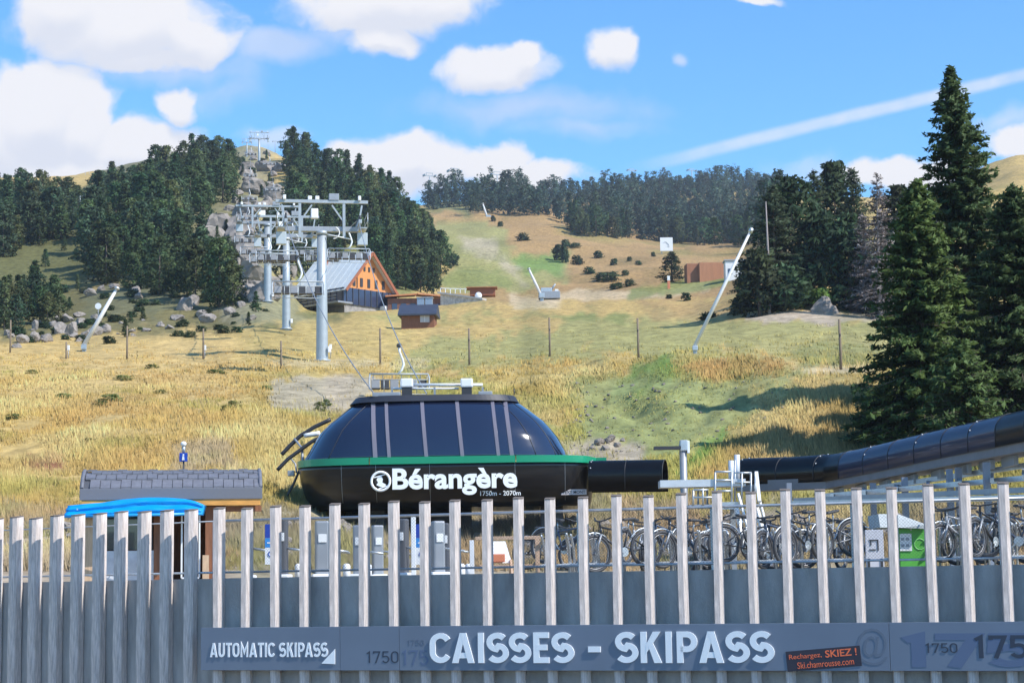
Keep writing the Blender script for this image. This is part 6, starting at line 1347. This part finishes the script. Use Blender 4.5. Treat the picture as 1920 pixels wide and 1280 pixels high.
    for sx in (-.12, .12): MB().box((sx, .05, .15), (.04, .2, .3)).build('foot', dark_m, o)
build_posts()

# ================================================================== BICYCLES ON THE TERRACE
rim_m = mat('rim_grey', (.22, .22, .23), .4, .5)
def make_bike(tint):
    o = thing('bicycle', 'bicycle', 'bicycle', (0, 0, 0), 0, 'parked mountain bikes'); R_ = .36; fm = mat('bike_frame', tint, .35, coat=.4)
    for y in (-.56, .56):
        w = thing('wheel', None, None, (0, 0, 0)); 
        bpy.data.objects.remove(w)
        ty = MB().ring((0, y, R_), R_ - .03, .030, 'X', 26, 7).build('wheel', dark_seat, o)
        MB().ring((0, y, R_), R_ - .07, .014, 'X', 24, 5).build('rim', rim_m, ty)
        sp = MB()
        for k in range(8): g = math.pi * k / 8; sp.tube([(0, y - math.cos(g) * .28, R_ - math.sin(g) * .28), (0, y + math.cos(g) * .28, R_ + math.sin(g) * .28)], .003, 3)
        sp.tube([(-.06, y, R_), (.06, y, R_)], .03, 8); sp.build('spokes', rim_m, ty)
    bb, st, hd, hd2 = (0, .04, .34), (0, .20, .74), (0, -.38, .84), (0, -.40, .70)
    f = MB(); f.tube([bb, st], .022, 6); f.tube([(0, .18, .70), hd], .022, 6); f.tube([bb, hd2], .027, 6); f.tube([hd, hd2], .027, 6); f.tube([bb, (.03, .56, R_)], .014, 5); f.tube([(0, .17, .66), (.03, .56, R_)], .012, 5); f.tube([bb, (-.03, .56, R_)], .014, 5); f.tube([(0, .17, .66), (-.03, .56, R_)], .012, 5); f.build('frame', fm, o)
    fk = MB(); 
    for s in (-.055, .055): fk.tube([(s, -.42, .70), (s, -.56, R_)], [.022, .016], 6)
    fk.bar((-.07, -.42, .70), (.07, -.42, .70), .04); fk.build('fork', steel_m, o)
    MB().tube([(-.36, -.30, 1.02), (-.2, -.38, .97), (0, -.40, .95), (.2, -.38, .97), (.36, -.30, 1.02)], .016, 6).build('handlebar', dark_m, o); MB().tube([(0, -.40, .84), (0, -.40, .95)], .02, 6).build('stem', dark_m, o)
    MB().tube([st, (0, .23, .92)], .015, 6).build('seat_post', galv, o); MB().box((0, .22, .945), (.14, .27, .05), bevel=.024).build('saddle', dark_seat, o)
    MB().ring((0, .56, R_), R_ + .03, .016, 'X', 12, 5, .5, 2.6).build('mudguard', galv, o); MB().ring((0, -.56, R_), R_ + .03, .016, 'X', 12, 5, .8, 2.4).build('mudguard', galv, o)
    ck = MB(); ck.tube([(.05, .04, .34), (.065, .04, .34)], .09, 14); ck.bar((.08, .04, .34), (.09, -.08, .22), .02); ck.bar((-.08, .04, .34), (-.09, .16, .46), .02); ck.build('crank', galv, o)
    return o
def build_bikes():
    tints = [(.02, .02, .022), (.30, .31, .33), (.05, .07, .12)]; protos = [make_bike(t) for t in tints]; used = set(); rr = random.Random(3)
    row = [(1168, 36.5), (1195, 39), (1252, 41), (1285, 37), (1322, 38), (1378, 40), (1402, 37), (1428, 39), (1462, 37), (1512, 36), (1562, 37), (1580, 40), (1778, 37), (1812, 35.5), (1838, 36.5), (1862, 35), (1884, 37), (1908, 35), (1600, 38), (1935, 36), (1055, 40), (1030, 43), (1216, 41.5), (1340, 41.5), (1446, 42), (1548, 41.5), (1826, 39), (1874, 39)]
    for i, (px, D) in enumerate(row):
        k = i % 3; c = protos[k] if k not in used else copy_tree(protos[k]); used.add(k); g = gpt(px, D); lift = rr.uniform(.12, .30); c.location = (g.x, g.y, ZT + lift); c.rotation_euler = (rr.uniform(-.08, .22), 0, rr.choice([1, -1]) * rr.uniform(.25, 1.2) + (math.pi if rr.random() < .4 else 0)); c['label'] = 'parked mountain bike in the crowded rack behind the timber fins'; c['group'] = 'mountain bikes in the crowded rack'
    # racks: bent steel hoops on a ground rail
    def hoop(px, D):
        g = gpt(px, D); o = thing('bike_rack', 'galvanised bicycle rack of bent hoops behind the timber fins', 'bike rack', (g.x, g.y, ZT), R(-14), 'bicycle racks behind the fins')
        for k in range(4):
            x = -.75 + k * .5; MB().tube([(x, 0, 0)] + [(x, .02 - .30 * math.sin(math.pi * t / 10), .55 + .35 * math.sin(math.pi * t / 10) ** .6 - (.0 if t < 5 else (t - 5) * .02)) for t in range(11)] + [(x, .3, 0)], .022, 6).build('hoop', galv, o)
        for y in (0, .3): MB().box((0, y, .03), (2.0, .06, .05)).build('rail', galv, o)
        MB().bar((-.9, .0, .3), (.9, 0, .3), .04).build('cross_bar', white_p, o)
    for px, D in ((1100, 38.6), (1190, 37.2), (1290, 37.1), (1390, 37.2), (1480, 36.6), (1580, 36.4), (1830, 35.4), (1140, 37.5), (1235, 38.3), (1330, 37.6), (1430, 37.8), (1530, 36.8), (1790, 36), (1875, 35.8), (1045, 39)): hoop(px, D)
build_bikes()
